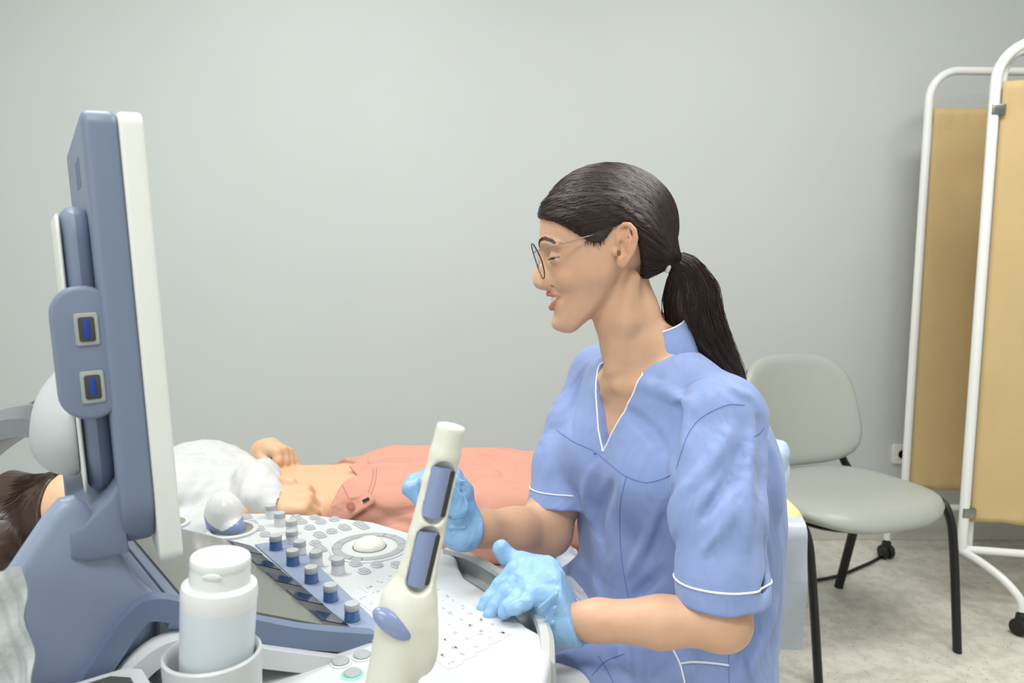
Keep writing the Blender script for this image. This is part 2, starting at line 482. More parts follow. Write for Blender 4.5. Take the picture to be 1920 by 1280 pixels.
# ------------------------------------------------------------------ folding medical screen
m_tube = M('white_enamel', (238, 240, 238), rough=0.28, spec=0.5, var=0.015, coat=0.2)
m_cloth = M('beige_drape', (205, 178, 128), rough=0.7, var=0.06, scale=7, bump=0.25, bscale=900, sheen=0.1)
m_clip = M('steel_clip', (150, 150, 146), rough=0.3, metal=0.9)
m_rub = M('caster_rubber', (24, 24, 25), rough=0.55, var=0.1)
scr = thing('folding_screen', (1.55, 2.62, 0), 'folding medical screen of white tube frames with beige cloth on casters', 'screen')

def drape(name, p0, p1, zlo, zhi, seed, parent, amp=0.006):
    nx, nz = 40, 60
    d = np.array(p1) - np.array(p0); L = np.linalg.norm(d); d /= L; nn = np.array([-d[1], d[0]])
    V = []; F = []
    for side in (1, -1):
        base = len(V)
        for i in range(nx + 1):
            for j in range(nz + 1):
                x = i / nx; z = j / nz
                o = amp * (math.sin(x * 9 + seed + 1.2 * math.sin(z * 3 + seed)) * .6 + math.sin(x * 23 + 3 * z + seed) * .25)
                o += 0.009 * math.exp(-((z - 0.012) / 0.02) ** 2) * math.sin(x * 60 + seed) * .4
                if z > .955: o += 0.004 * math.sin(x * 85 + seed + z * 30) * .7
                hem = 0.004 * (z > .965) + 0.003 * (z < .02)
                zz = zlo + (zhi - zlo) * z + (0.008 * math.sin(x * 11 + seed) if j == 0 else 0)
                q = np.array(p0) + d * L * x + nn * (o + side * (0.0015 + hem))
                V.append((q[0], q[1], zz))
        for i in range(nx):
            for j in range(nz):
                a = base + i * (nz + 1) + j; f = (a, a + nz + 1, a + nz + 2, a + 1)
                F.append(f if side < 0 else f[::-1])
    n1 = (nx + 1) * (nz + 1)
    def bridge(a, b): F.append((a, b, b + n1, a + n1))
    for i in range(nx):
        bridge(i * (nz + 1), (i + 1) * (nz + 1)); bridge((i + 1) * (nz + 1) + nz, i * (nz + 1) + nz)
    for j in range(nz):
        bridge(j + 1, j); bridge(nx * (nz + 1) + j, nx * (nz + 1) + j + 1)
    return obj(name, V, F, m_cloth, parent, True)
def arch(a, b, zb, zt, r=.12):
    a = np.array(a); b = np.array(b); d = (b - a) / np.linalg.norm(b - a)
    pts = [np.array([*a, zb]), np.array([*a, zt - r])]
    for k in range(1, 9):
        t = math.pi / 2 * k / 8; q = a + d * r * (1 - math.cos(t)); pts.append(np.array([*q, zt - r + r * math.sin(t)]))
    for k in range(0, 9):
        t = math.pi / 2 * k / 8; q = b - d * r * (1 - math.sin(t)); pts.append(np.array([*q, zt - r + r * math.cos(t)]))
    pts.append(np.array([*b, zb])); return pts
def caster(p, parent, yaw):
    x, y = p
    c = MB()
    ax = (math.cos(yaw), math.sin(yaw), 0); fw = (-math.sin(yaw), math.cos(yaw), 0)
    for s in (-1, 1):
        c.lathe([(.010, -.010), (.024, -.009), (.027, -.004), (.027, .004), (.024, .009), (.010, .010)], zaxis_frame((x + ax[0] * .013 * s, y + ax[1] * .013 * s, .027), ax), 20)
    wheel = c.build('caster', m_rub, parent)
    h = MB(); h.lathe([(.016, .045), (.018, .05), (.016, .066), (.010, .07), (.010, .09)], frame((x, y, 0)), 16)
    h.box((x, y, .046), (.012, .03, .03), (ax, fw, (0, 0, 1)), bevel=.004)
    h.build('caster_fork', m_darkp, wheel)
def screen_leg(base, d, parent, yaw, ln=.20):
    """curved foot from the frame's corner out to a caster"""
    b3 = np.array([base[0], base[1], .20]); d = np.array([d[0], d[1], 0.]); d /= np.linalg.norm(d)
    pts = smooth_path([b3, b3 + d * ln * .35 + [0, 0, -.018], b3 + d * ln * .72 + [0, 0, -.05], b3 + d * ln * .96 + [0, 0, -.09], b3 + d * ln + [0, 0, -.125]], 6)
    MB().tube(pts, .0125, 12).build('foot_tube', m_tube, parent)
    e = pts[-1]; caster((e[0], e[1]), parent, yaw)
# near panel
fp0 = P(1805, 1005, 2.60); fp0 = fp0[:2]; fp1 = fp0 + np.array([.80, -.18])
# rear panel (closer to the wall)
rp0 = np.array([1.475, 2.90]); rp1 = rp0 + np.array([.85, .05])
MB().tube(arch(fp0, fp1, .20, 1.80, .115), .0155, 14).build('frame_tube', m_tube, scr)
MB().tube([np.array([*fp0, .205]), np.array([*fp1, .205])], .0125, 12).build('frame_tube', m_tube, scr)
MB().tube(arch(rp0, rp1, .20, 1.80, .10), .0145, 14).build('frame_tube', m_tube, scr)
MB().tube([np.array([*rp0, .205]), np.array([*rp1, .205])], .0125, 12).build('frame_tube', m_tube, scr)
# middle panel: its upright stands right behind the near one, the panel runs out of sight
mp0 = fp0 + np.array([.036, .03]); mp1 = mp0 + np.array([.72, .30])
MB().tube(arch(mp0, mp1, .20, 1.79, .10), .0145, 14).build('frame_tube', m_tube, scr)
dn = (fp1 - fp0) / np.linalg.norm(fp1 - fp0); dr = (rp1 - rp0) / np.linalg.norm(rp1 - rp0)
tag(drape('cloth_panel', fp0 + dn * .02, fp1 - dn * .02, .295, 1.685, 0.4, scr, .004), 'beige cloth of the near screen panel')
tag(drape('cloth_panel', rp0 + dr * .02, rp1 - dr * .02, .28, 1.672, 2.1, scr, .004), 'beige cloth of the rear screen panel')
for z in (1.60, .33):
    MB().prism(rrect(.040, .046, .006), -.016, .016, frame((fp0[0] + .012, fp0[1] + .004, z), ((dn[0], dn[1], 0), (-dn[1], dn[0], 0), (0, 0, 1))), bevel=.002).build('hinge_clip', m_clip, scr)
screen_leg(fp0, (.30, -.55), scr, .5, .20)
screen_leg(rp0, (-.10, .05), scr, .2, .05)
screen_leg(fp1, (.2, -.5), scr, .4)
screen_leg(rp1, (.3, -.5), scr, .4, .1)

# ------------------------------------------------------------------ visitor chair
m_vinyl = M('grey_vinyl', (168, 172, 166), rough=0.38, spec=0.45, var=0.03, scale=6, bump=0.05, bscale=250)
m_black = M('black_steel', (18, 18, 19), rough=0.42, var=0.05)
FLx, FRx = PZ(1545, 1282, 0.0), PZ(1795, 1222, 0.0)
RRx = PZ(1584, 1095, 0.0)
cz = np.array([0, 0, 1.])
c_fwd = np.array([math.sin(math.radians(21)), -math.cos(math.radians(21)), 0]); c_side = np.array([-c_fwd[1], c_fwd[0], 0])
cmid = FRx - c_side * .257 - c_fwd * .23
chair = thing('visitor_chair', (cmid[0], cmid[1], 0), 'grey vinyl padded chair with black steel legs behind the seated clinician', 'chair')
def CH(s, f, z): return cmid * [1, 1, 0] + c_side * s + c_fwd * f + cz * z
def pillow(fn_center, su, sv, th, n=2.8, nu=40, nr=12, shape=None):
    """padded slab: superellipse plan with rolled edge. fn_center(u,v)->(point, normal)"""
    V = []; F = []
    def ring(r, side):
        out = []
        for k in range(nu):
            t = 2 * math.pi * k / nu; c, s = math.cos(t), math.sin(t)
            e = (abs(c) ** n + abs(s) ** n) ** (-1 / n)
            x, y = c * e * r, s * e * r
            edge = max(0.0, (r - .80) / .20)
            h = side * th * math.sqrt(max(0.0, 1 - edge ** 2.4))
            if shape: x, y = shape(x, y)
            p, nn = fn_center(x * su, y * sv); out.append(p + nn * h)
        return out
    rs = [0.02, .25, .5, .7, .8, .86, .91, .95, .98, .995, 1.0]
    rings = [ring(r, 1) for r in rs] + [ring(r, -1) for r in rs[-2::-1]]
    return MB().loft(rings)
def seat_c(x, y):
    z = .445 + .010 * math.cos(min(abs(x) / .23, 1) * 1.5) - .03 * max(0, (y - .12) / .1) ** 2 + (-.012) * math.exp(-(x * x + (y + .02) ** 2) / .02)
    return CH(x, y + .02, z), cz
seat = pillow(seat_c, .250, .226, .028, 2.9, shape=lambda x, y: (x * (1 + .06 * y), y)).build('seat', m_vinyl, chair)
pillow(lambda x, y: (CH(x, y + .02, .415), cz), .235, .208, .012, 2.9).build('seat_shell', m_black, chair)
def back_c(x, y):
    t = math.radians(13)
    f = -.222 + .05 * (x / .22) ** 2 - (y) * math.sin(t)
    up = np.array([0, 0, 1.]) * math.cos(t) - c_fwd * math.sin(t); nn = c_fwd * math.cos(t) + cz * math.sin(t) - c_side * (x * .35)
    return CH(x, f, .66 + y * math.cos(t)), nrm(nn)
bk = pillow(back_c, .225, .182, .020, 3.4, shape=lambda x, y: (x * (1.0 - .07 * y), y)).build('backrest', m_vinyl, chair)
pillow(lambda x, y: (back_c(x, y)[0] - back_c(x, y)[1] * .018, back_c(x, y)[1]), .217, .174, .010, 3.4, shape=lambda x, y: (x * (1.0 - .07 * y), y)).build('backrest_shell', m_black, chair)
for s in (-1, 1):
    w = .262 * s
    MB().tube(smooth_path([CH(w * .98, .23, 0), CH(w, .19, .30), CH(w, .165, .40), CH(w, .12, .432), CH(w, -.02, .436), CH(w, -.10, .43), CH(w * 1.0, -.145, .40), CH(w, -.17, .33), CH(w * .98, -.245, 0)], 8), .0155, 12, flat=.75).build('leg', m_black, chair)
    MB().tube(smooth_path([CH(w * .86, -.06, .42), CH(w * .86, -.16, .43), CH(w * .84, -.215, .47), CH(w * .80, -.245, .56), CH(w * .74, -.26, .66)], 6), .014, 12, flat=.8).build('backrest_bracket', m_black, chair)
MB().tube([CH(-.26, .10, .418), CH(.26, .10, .418)], .012, 10).build('crossbar', m_black, chair)
MB().tube([CH(-.26, -.07, .418), CH(.26, -.07, .418)], .012, 10).build('crossbar', m_black, chair)

# cable on the floor behind the chair
cb = [PZ(1330, 1100, .008), PZ(1480, 1092, .008), PZ(1560, 1082, .008), PZ(1610, 1064, .008), PZ(1650, 1044, .008), PZ(1662, 1022, .010)]
tag(MB().tube(smooth_path([np.array(q) for q in cb], 8), .006, 8).build('power_cable', m_black), 'black power cable lying on the floor behind the grey chair', 'cable')
# ------------------------------------------------------------------ ultrasound machine
# console frame: v runs along the console (towards the camera), u towards the seated user, deck top at DZ
DZ = 0.74
KT = PZ(693, 1027, DZ + .01) * [1, 1, 0]
KV = np.array([.61685, -.78708, 0]); KU = np.array([.78708, .61685, 0]); KZ = np.array([0, 0, 1.])
def W(v, u, z): return KT + KV * v + KU * u + KZ * z
KM = frame(KT, (KV, KU, np.cross(KV, KU)))          # local (v, u, z): right-handed
if KM.determinant() < 0: raise RuntimeError
m_deck = M('console_white', (203, 207, 209), rough=0.38, var=0.015, scale=4)
m_blue = M('console_blue', (140, 153, 178), rough=0.42, var=0.03, scale=5)
m_blued = M('console_deep_blue', (106, 121, 148), rough=0.42, var=0.03, scale=5)
m_key = M('key_grey', (164, 169, 172), rough=0.42, var=0.03, scale=80)
m_capg = M('knob_cap_grey', (178, 183, 186), rough=0.4, var=0.03)
m_knobw = M('knob_white', (216, 218, 220), rough=0.3, var=0.01)
m_knobb = M('knob_blue', (74, 106, 158), rough=0.15, var=0.03, coat=0.6)
m_ball = M('trackball_cream', (232, 232, 220), rough=0.16, var=0.02, coat=0.3)
m_screen = M('touch_glass', (112, 114, 106), rough=0.10, var=0.02)
m_refl = M('reflection_navy', (34, 44, 70), rough=0.12, var=0.03)  # navy of the reflections painted on the touch glass
m_grey = M('mount_grey', (186, 192, 194), rough=0.42, var=0.02)
m_alu = M('brushed_aluminium', (150, 154, 160), rough=0.32, metal=0.7, var=0.05, scale=60)
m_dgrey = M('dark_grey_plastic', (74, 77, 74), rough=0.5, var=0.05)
m_print = M('key_print', (182, 187, 191), rough=0.6)
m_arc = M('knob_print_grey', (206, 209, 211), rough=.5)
m_gap = M('seam_dark', (58, 60, 62), rough=0.7)

mach = thing('ultrasound_machine', W(.05, -.28, 0), 'white and blue ultrasound scanner with control console and swivel monitor', 'ultrasound machine')
deck_poly = [(-.36, -.33), (-.385, -.27), (-.385, -.22), (-.365, -.18), (-.332, -.128), (-.278, -.052), (-.208, .017), (-.124, .073), (-.042, .096), (.04, .103),
             (.085, .098), (.115, .082), (.15, .067), (.215, .063), (.275, .056), (.315, .045), (.345, .046), (.385, .025), (.425, -.02), (.45, -.08), (.46, -.2), (.46, -.56), (.235, -.56), (.235, -.33)]
MB().prism(deck_poly, .675, DZ, KM, bevel=.008, seg=3).build('console_deck', m_deck, mach, auto=35)
# grab handle in front of the deck
hp = smooth_path([W(.062, .092, .728), W(.10, .107, .728), W(.16, .108, .728), (W(.225, .098, .728)), W(.29, .075, .728), W(.345, .045, .726), W(.385, .012, .72)], 7)
rings = []
for i, q in enumerate(hp):
    t = nrm(hp[min(i + 1, len(hp) - 1)] - hp[max(i - 1, 0)]); o = np.array([t[1], -t[0], 0]); o = -o if o @ KU < 0 else o
    rings.append([q + o * x + KZ * z for x, z in ((-.004, .018), (.006, .018), (.012, .012), (.014, -.014), (.008, -.022), (-.010, -.022), (-.010, -.016), (.000, -.012), (.000, .008), (-.006, .012))])
m_hand = M('handle_grey', (190, 194, 193), rough=.35, var=.02)
MB().loft(rings).build('grab_handle', m_hand, mach, auto=30)
# column, plinth and castors under the console
MB().prism([(-.16, -.46), (.22, -.46), (.22, -.16), (.16, -.10), (-.10, -.10), (-.16, -.16)], .16, .69, KM, bevel=.02).build('column', m_deck, mach)
MB().prism([(-.20, -.56), (.26, -.56), (.26, -.02), (.20, .02), (-.14, .02), (-.20, -.02)], .09, .17, KM, bevel=.02).build('plinth', m_blue, mach)
for v_, u_ in ((-.17, -.52), (.23, -.52), (-.15, -.03), (.21, -.03)):
    w = W(v_, u_, 0); MB().lathe([(.02, -.018), (.044, -.018), (.048, -.012), (.048, .012), (.044, .018), (.02, .018)], zaxis_frame((w[0], w[1], .048), KV), 20).build('castor', m_rub, mach)

# --- tilted touch panel with its blue surround
tilt = math.radians(26.5); cu, su_ = math.cos(tilt), math.sin(tilt)
def PN(v, s, h=0):      # s up the slope from the lower edge, h off the glass
    return W(v, -.118 - s * cu + h * su_, .738 + s * su_ + h * cu)
PMX = frame(PN(0, 0, 0), (KV, PN(0, 1, 0) - PN(0, 0, 0), PN(0, 0, 1) - PN(0, 0, 0)))
SL = .228
sur = MB().prism([(-.15, -.012), (-.15, SL + .01), (.228, SL + .01), (.228, -.012)], -.026, -.002, PMX, bevel=.004).build('panel_surround', m_blue, mach)
MB().prism([(-.128, .014), (-.128, SL - .004), (.206, SL - .004), (.206, .014)], -.004, .0005, PMX).build('touch_screen', m_screen, mach, smooth=False)
for i in range(5):  # dark squares painted on the glass as reflections of the knob strip
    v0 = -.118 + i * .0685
    MB().prism([(v0, .0145), (v0 + .035, .0145), (v0 + .035, .052), (v0, .052)], .0006, .0016, PMX).build('painted_reflection', m_refl, mach, smooth=False)
shade_band = MB().prism([(-.128, .0135), (-.128, .056), (.206, .056), (.206, .0135)], .0003, .0007, PMX).build('screen_shade_band', m_dgrey, mach, smooth=False)  # thin dark strip painting shade along the lower edge of the glass
# white wedge that carries the panel
wedge = [(-.125, .735), (-.15, .742), (-.33, .83), (-.345, .83), (-.345, .73), (-.125, .73)]
MB().prism([(u_, z_) for u_, z_ in wedge], -.14, .212, frame(KT, (KU, KZ, KV)), bevel=.002).build('panel_support', m_deck, mach)
# blue strip with the five blue knobs
MB().prism([(-.138, -.122), (-.126, -.070), (.222, -.098), (.238, -.124), (.20, -.13)], DZ - .002, DZ + .003, KM, bevel=.001).build('knob_strip', m_blue, mach)

# --- blue hood behind the panel
hood = [(-.345, .850), (-.362, .872), (-.380, .912), (-.402, .956), (-.412, .966), (-.424, .966), (-.436, .954), (-.475, .900), (-.515, .80), (-.52, .73), (-.42, .73), (-.36, .79), (-.350, .83)]
back = [(-.335, .842), (-.350, .845), (-.385, .825), (-.43, .77), (-.44, .73), (-.36, .73)]
MB().prism(back, -.15, .20, frame(KT, (KU, KZ, KV)), bevel=.010, seg=3).build('hood_back', m_blue, mach)
MB().prism(hood, .192, .222, frame(KT, (KU, KZ, KV)), bevel=.012, seg=3).build('hood', m_blue, mach)
# rim that runs from the panel round the hood, and the white border below it
def sweep(path, w, h, mat, name, off):
    rs = []
    for i, q in enumerate(path):
        t = nrm(path[min(i + 1, len(path) - 1)] - path[max(i - 1, 0)]); n2 = np.cross(KV, t)
        rs.append([q + KV * a + n2 * b_ for a, b_ in ((-w, -h), (w, -h), (w, h), (-w, h))])
    return MB().loft(rs).build(name, mat, mach, auto=30)
rim = smooth_path([W(.226, *q) for q in ((-.118, .736), (-.20, .768), (-.255, .795), (-.325, .834), (-.356, .848), (-.374, .840), (-.405, .802), (-.45, .745), (-.49, .70))], 6)
sweep(rim, .010, .011, m_blued, 'panel_rim', 0)
rim2 = smooth_path([W(.238, *q) for q in ((-.16, .726), (-.25, .768), (-.305, .796), (-.342, .808), (-.375, .795), (-.41, .755), (-.45, .70))], 6)
sweep(rim2, .012, .010, m_deck, 'tray_border', 0)
MB().prism([(.245, -.56), (.245, -.385), (.258, -.372), (.445, -.372), (.457, -.385), (.457, -.56)], .70, .806, KM, bevel=.006).build('side_pod', m_deck, mach)
# perforated dark tray beside the hood
MB().prism([(.258, -.54), (.258, -.400), (.272, -.386), (.42, -.386), (.435, -.400), (.435, -.54)], .802, .8075, KM, bevel=.002).build('side_tray', m_dgrey, mach)
for i in range(5):
    for j in range(6):
        if (i * 3 + j * 5) % 7 in (0, 4): continue
        q = W(.275 + .010 * i, -.475 + .013 * j, .8076)
        MB().lathe([(.0026, 0), (.0026, .0006)], frame(q), 8).build('speaker_hole', m_gap, mach)

# --- knobs
def knob(p, base_mat, r=.0095, h=.0215):
    k = MB().lathe([(r * 1.04, 0), (r * 1.06, .001), (r, .0025), (r * .93, h * .66)], frame(p), 24).build('knob', base_mat, mach)
    MB().lathe([(r * .97, h * .64), (r * .99, h * .66), (r * .97, h * .93), (r * .90, h), (r * .3, h)], frame(p), 24).build('knob_cap', m_capg, k)
    return k
def knob_copy(src, p):
    n = dup_part(src, p, mach)
    for c in src.children:
        d = bpy.data.objects.new('knob_cap', c.data); COL.objects.link(d); d.parent = n; d.location = c.location
    return n
wk = [(-.247, -.054), (-.201, -.057), (-.155, -.056), (-.111, -.074), (-.063, -.082), (-.011, -.080), (.033, -.067)]
bk_ = [(-.100, -.104), (-.029, -.107), (.043, -.111), (.111, -.115), (.177, -.118)]
k0 = knob(W(*wk[0], DZ), m_knobw)
for q in wk[1:]: knob_copy(k0, W(*q, DZ))
k1 = knob(W(*bk_[0], DZ + .003), m_knobb)
for q in bk_[1:]: knob_copy(k1, W(*q, DZ + .003))
# printed grey arcs either side of the white knobs
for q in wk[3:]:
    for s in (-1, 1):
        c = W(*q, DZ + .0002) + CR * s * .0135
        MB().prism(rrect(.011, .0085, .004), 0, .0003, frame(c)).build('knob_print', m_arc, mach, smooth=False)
# --- push keys
keys = [(-.271, -.086), (-.238, -.089), (-.205, -.09), (-.173, -.092), (-.22, -.021), (-.199, .003), (-.171, .025), (-.192, -.023), (-.173, .002),
        (-.159, -.024), (-.121, -.003), (-.09, -.045), (.020, -.033), (.042, -.011), (.060, .011), (.051, -.036), (-.017, -.048)]
wide = [(-.124, .021), (-.118, -.025), (-.064, -.049), (.092, .022)]
def push_key(p, w, d):
    b = MB(); b.mi = 0; b.prism(rrect(w, d, d * .42), 0, .0022, frame(p, (KV, KU, KZ)), bevel=.0008)
    b.mi = 1; b.prism(rrect(w - .003, d - .003, (d - .003) * .42), .0015, .0032, frame(p, (KV, KU, KZ)), bevel=.0006)
    b.mi = 2; b.prism(rrect(w * .22, d * .14, .0004), .0031, .00335, frame(p, (KV, KU, KZ)))
    return b.build('push_key', [m_deck, m_key, m_print], mach)
pk0 = None
for q in keys:
    if pk0 is None: pk0 = push_key(W(*q, DZ), .021, .0165)
    else: dup_part(pk0, W(*q, DZ), mach)
for q in wide: push_key(W(*q, DZ), .028, .0165)
push_key(W(-.117, .047, DZ), .040, .016)
# round keys near the camera, one lit green
m_green = M('key_glow_green', (110, 235, 160), rough=.4, emit=1.2)
for i, (v_, u_) in enumerate(((.256, -.172), (.258, -.147), (.286, -.173), (.36, -.14))):
    p = W(v_, u_, DZ); b = MB(); b.mi = 0
    b.lathe([(.0120, 0), (.0120, .001), (.0105, .0016)], frame(p), 24); b.mi = 1
    b.lathe([(.0098, .0012), (.0098, .003), (.0085, .0042), (.004, .0044)], frame(p), 24)
    b.build('round_key', [m_green if i == 2 else m_deck, m_key], mach)
# --- typing keys, low and white
tk = None
cols, rows = 12, 5
for r in range(rows):
    for c in range(cols):
        v_ = .085 + c * .0205 + r * .005; u_ = .010 - r * .0215
        if u_ > .055 or v_ > .40 or (v_ < .12 and u_ < -.06): continue
        rr = random.Random(r * 31 + c)
        b = MB(); b.mi = 0; p = W(v_, u_, DZ)
        b.prism(rrect(.0205, .0215, .001), 0, .0005, frame(p, (KV, KU, KZ)))
        b.mi = 1
        for s in range(rr.choice((1, 2, 2, 3))):
            b.prism(rrect(.0022 + rr.random() * .0034, .0016 + rr.random() * .0026, .0004, 2), .0006, .0009, frame(W(v_ + rr.uniform(-.004, .004), u_ + rr.uniform(-.004, .004), DZ), (KV, KU, KZ)))
        b.build('keyboard_key', [m_deck, m_print], mach)
# --- trackball with its ring of keys
c0 = PZ(693, 1026, DZ)
MB().lathe([(.0600, 0), (.0600, .0012), (.0575, .0022), (.0562, .0022), (.0562, .0006)], frame(c0), 56).build('trackball_bezel', m_deck, mach)
def arc_key(a0, a1):
    b = MB(); n = 10; pts = [(.0555 * math.cos(a0 + (a1 - a0) * k / n), .0555 * math.sin(a0 + (a1 - a0) * k / n)) for k in range(n + 1)]
    pts += [(.0425 * math.cos(a1 - (a1 - a0) * k / n), .0425 * math.sin(a1 - (a1 - a0) * k / n)) for k in range(n + 1)]
    b.prism(pts, .0004, .0026, frame(c0), bevel=.0005)
    b.build('ring_key', m_key, mach)
cuts = [math.radians(a) for a in (-92, -112, 72, 52, 10, -18, 165, 195)]
cuts = sorted(c % (2 * math.pi) for c in cuts)
for i in range(len(cuts)):
    a0 = cuts[i]; a1 = cuts[(i + 1) % len(cuts)] + (2 * math.pi if i == len(cuts) - 1 else 0)
    arc_key(a0 + .012, a1 - .012)
MB().lathe([(.0425, .0002), (.0425, .0010), (.0420, .0014), (.026, .0016), (.0252, .0010), (.0252, .0002)], frame(c0), 48).build('trackball_collar', m_deck, mach)
MB().lathe([(.0256, .0001), (.0256, .0017), (.0246, .0017)], frame(c0), 40).build('trackball_gap', m_gap, mach)
prof = [(.0244 * math.cos(t), .0015 + .0150 * math.sin(t)) for t in [math.pi / 2 * k / 10 for k in range(10)]] + [(.0006, .0165)]
MB().lathe([(.0244, -.002)] + prof, frame(c0), 40).build('trackball', m_ball, mach)

# --- probe holders in the deck
m_well = M('holder_well', (140, 140, 112), rough=.6)
for v_, u_, r in ((-.222, -.128, .036), (-.318, -.20, .03)):
    MB().lathe([(r + .004, 0), (r + .004, .0035), (r + .001, .005), (r - .003, .004), (r - .004, .0006)], frame(W(v_, u_, DZ)), 36).build('probe_holder', m_deck, mach)
    MB().lathe([(r - .002, .0003), (r - .002, .0012), (.002, .0012)], frame(W(v_, u_, DZ)), 36).build('holder_well', m_well, mach)
# gel cup holder: an open ring with a floor
cup = P(400, 1262, .70); cup[2] = 0
ct = .846
MB().lathe([(.012, DZ + .002), (.034, DZ + .002), (.0385, DZ + .01), (.0415, ct - .008), (.0415, ct - .002), (.0395, ct), (.0375, ct - .002), (.0365, ct - .01), (.034, DZ + .016), (.012, DZ + .014)], frame(cup), 44).build('bottle_cup', m_deck, mach)

# --- monitor
MN = np.array([.863, .507, 0]); MWd = np.array([.507, -.863, 0])
mt = math.radians(2.0); MU = KZ * math.cos(mt) - MN * math.sin(mt); MNt = MN * math.cos(mt) + KZ * math.sin(mt)
mtop = P(268, 208, .708); mbot = mtop - MU * .42
mc = (mtop + mbot) / 2 - MWd * .205
MMX = frame(mc, (MWd, MU, np.cross(MWd, MU)))          # local (w, t, front)
fsign = 1.0 if np.cross(MWd, MU) @ MNt > 0 else -1.0
def mon_prism(poly, d0, d1, name, mat, bevel, parent=mach, seg=3):
    a, b = sorted((-fsign * d0, -fsign * d1))
    return MB().prism(poly, a, b, MMX, bevel=bevel, seg=seg).build(name, mat, parent, auto=35)
m_bez = M('monitor_bezel_white', (228, 230, 224), rough=.4, var=.015)
m_mblue = M('monitor_shell_blue', (116, 129, 152), rough=.45, var=.03, scale=4)
def rrect2(x0, x1, y0, y1, rb, rt, n=8):
    out = []
    for cx, cy, r, a0 in ((x1 - rt, y1 - rt, rt, 0), (x0 + rt, y1 - rt, rt, 90), (x0 + rb, y0 + rb, rb, 180), (x1 - rb, y0 + rb, rb, 270)):
        for k in range(n + 1):
            a = math.radians(a0 + 90 * k / n); out.append((cx + r * math.cos(a), cy + r * math.sin(a)))
    return out
bez = mon_prism(rrect2(-.205, .205, -.21, .21, .012, .012), 0, .021, 'monitor_bezel', m_bez, .004)
mon_prism(rrect2(-.188, .188, -.165, .188, .004, .004), -.0004, .003, 'monitor_screen', M('display_black', (14, 16, 20), rough=.12, var=.02), 0, bez)
shell = mon_prism(rrect2(-.206, .206, -.196, .2105, .055, .014), .0205, .050, 'monitor_shell', m_mblue, .007)
mon_prism(rrect2(-.16, .170, -.150, .130, .05, .03), .049, .073, 'monitor_back_bulge', m_mblue, .012)
MB().prism([(-d, t) for d, t in ((.046, -.125), (.058, -.142), (.078, -.160), (.092, -.168), (.094, -.190), (.080, -.197), (.046, -.196))], -.15, .192, frame(mc, (MNt, MU, MWd if np.cross(MNt, MU) @ MWd > 0 else -MWd)), bevel=.003).build('monitor_back_foot', m_mblue, mach)
mon_prism(rrect2(-.165, .168, -.145, .123, .03, .02), .0732, .0765, 'monitor_back_plate', m_bez, .002)
for i in range(4):
    mon_prism([(.02 + .025 * i, .150), (.032 + .025 * i, .150), (.032 + .025 * i, .178), (.02 + .025 * i, .178)], .0495, .0506, 'vent_slot', m_blued, 0, shell)
m_port = M('port_frame_grey', (158, 164, 160), rough=.45)
# port block on the near edge of the shell
pb_poly = rrect2(-.052, .0, -.062, .058, .025, .025)
PBX = frame(mc + MWd * .1995 + MNt * (-.050), (MNt, MU, np.cross(MNt, MU)))
psign = 1.0 if np.cross(MNt, MU) @ MWd > 0 else -1.0
a, b = sorted((-psign * .018, psign * .004))
pblock = MB().prism([(x + .012, y) for x, y in pb_poly], a, b, PBX, bevel=.004, seg=3).build('port_block', m_mblue, mach, auto=35)
for yc in (.020, -.032):
    for (w_, h_, e0, e1, mm, nm) in ((.019, .029, .002, .0056, m_port, 'port_frame'), (.013, .022, .004, .0066, m_gap, 'port_slot'), (.005, .017, .0055, .0072, M('usb_blue', (24, 60, 150), rough=.4), 'port_tongue')):
        MB().prism([(x - .012, y + yc) for x, y in rrect(w_, h_, .002, 2)], *sorted((psign * e0, psign * e1)), PBX, bevel=.0008).build(nm, mm, pblock)
# mount hub behind the monitor and its arm
S = SDF(np.arange(-.62, -.30, .004), np.arange(.64, 1.02, .004), np.arange(.80, 1.16, .004))
hubp = [P(158, 655, .85), P(142, 758, .85), P(132, 824, .85)]
S.chain(hubp, [.014, .032, .036], .02)
S.ell(P(150, 803, .84), (.040, .045, .043), k=.02)
S.op(lambda X, Y, Z: (X - (mc - MNt * .0765)[0]) * MNt[0] + (Y - (mc - MNt * .0765)[1]) * MNt[1] + (Z - (mc - MNt * .0765)[2]) * MNt[2], (-9, -9, -9), (9, 9, 9), .004, 'and')
v_, f_ = S.mesh(2)
obj('mount_hub', v_, f_, m_grey, mach)
arm = smooth_path([P(110, 788, .87), P(72, 786, .875), P(35, 792, .89), P(0, 808, .91), P(-50, 846, .94), P(-110, 910, .97), P(-150, 1000, .985), P(-165, 1120, 1.0)], 6)
rs = []
for i, q in enumerate(arm):
    t = nrm(arm[min(i + 1, len(arm) - 1)] - arm[max(i - 1, 0)]); d = nrm(np.array([.35, .94, 0]) - t * (np.array([.35, .94, 0]) @ t)); n2 = np.cross(t, d)
    if n2[2] < 0: n2 = -n2
    rs.append([q + d * a + n2 * b for a, b in ((-.026, -.014), (.026, -.014), (.026, .010), (.018, .018), (-.014, .018), (-.026, .006))])
MB().loft(rs).build('monitor_arm', m_alu, mach, auto=20)
MB().tube([P(100, 752, .87), P(66, 762, .872), P(62, 758, .88)], [.004, .004, .004], 10).build('arm_pin', m_alu, mach)
MB().tube([P(118, 705, .87), P(88, 742, .872), P(66, 765, .876)], [.006, .007, .006], 10).build('arm_cable_guide', m_dgrey, mach)
MB().prism(rrect(.11, .11, .03), .70, 1.0, frame(P(-165, 1120, 1.0) * [1, 1, 0]), bevel=.01).build('arm_column', m_grey, mach)

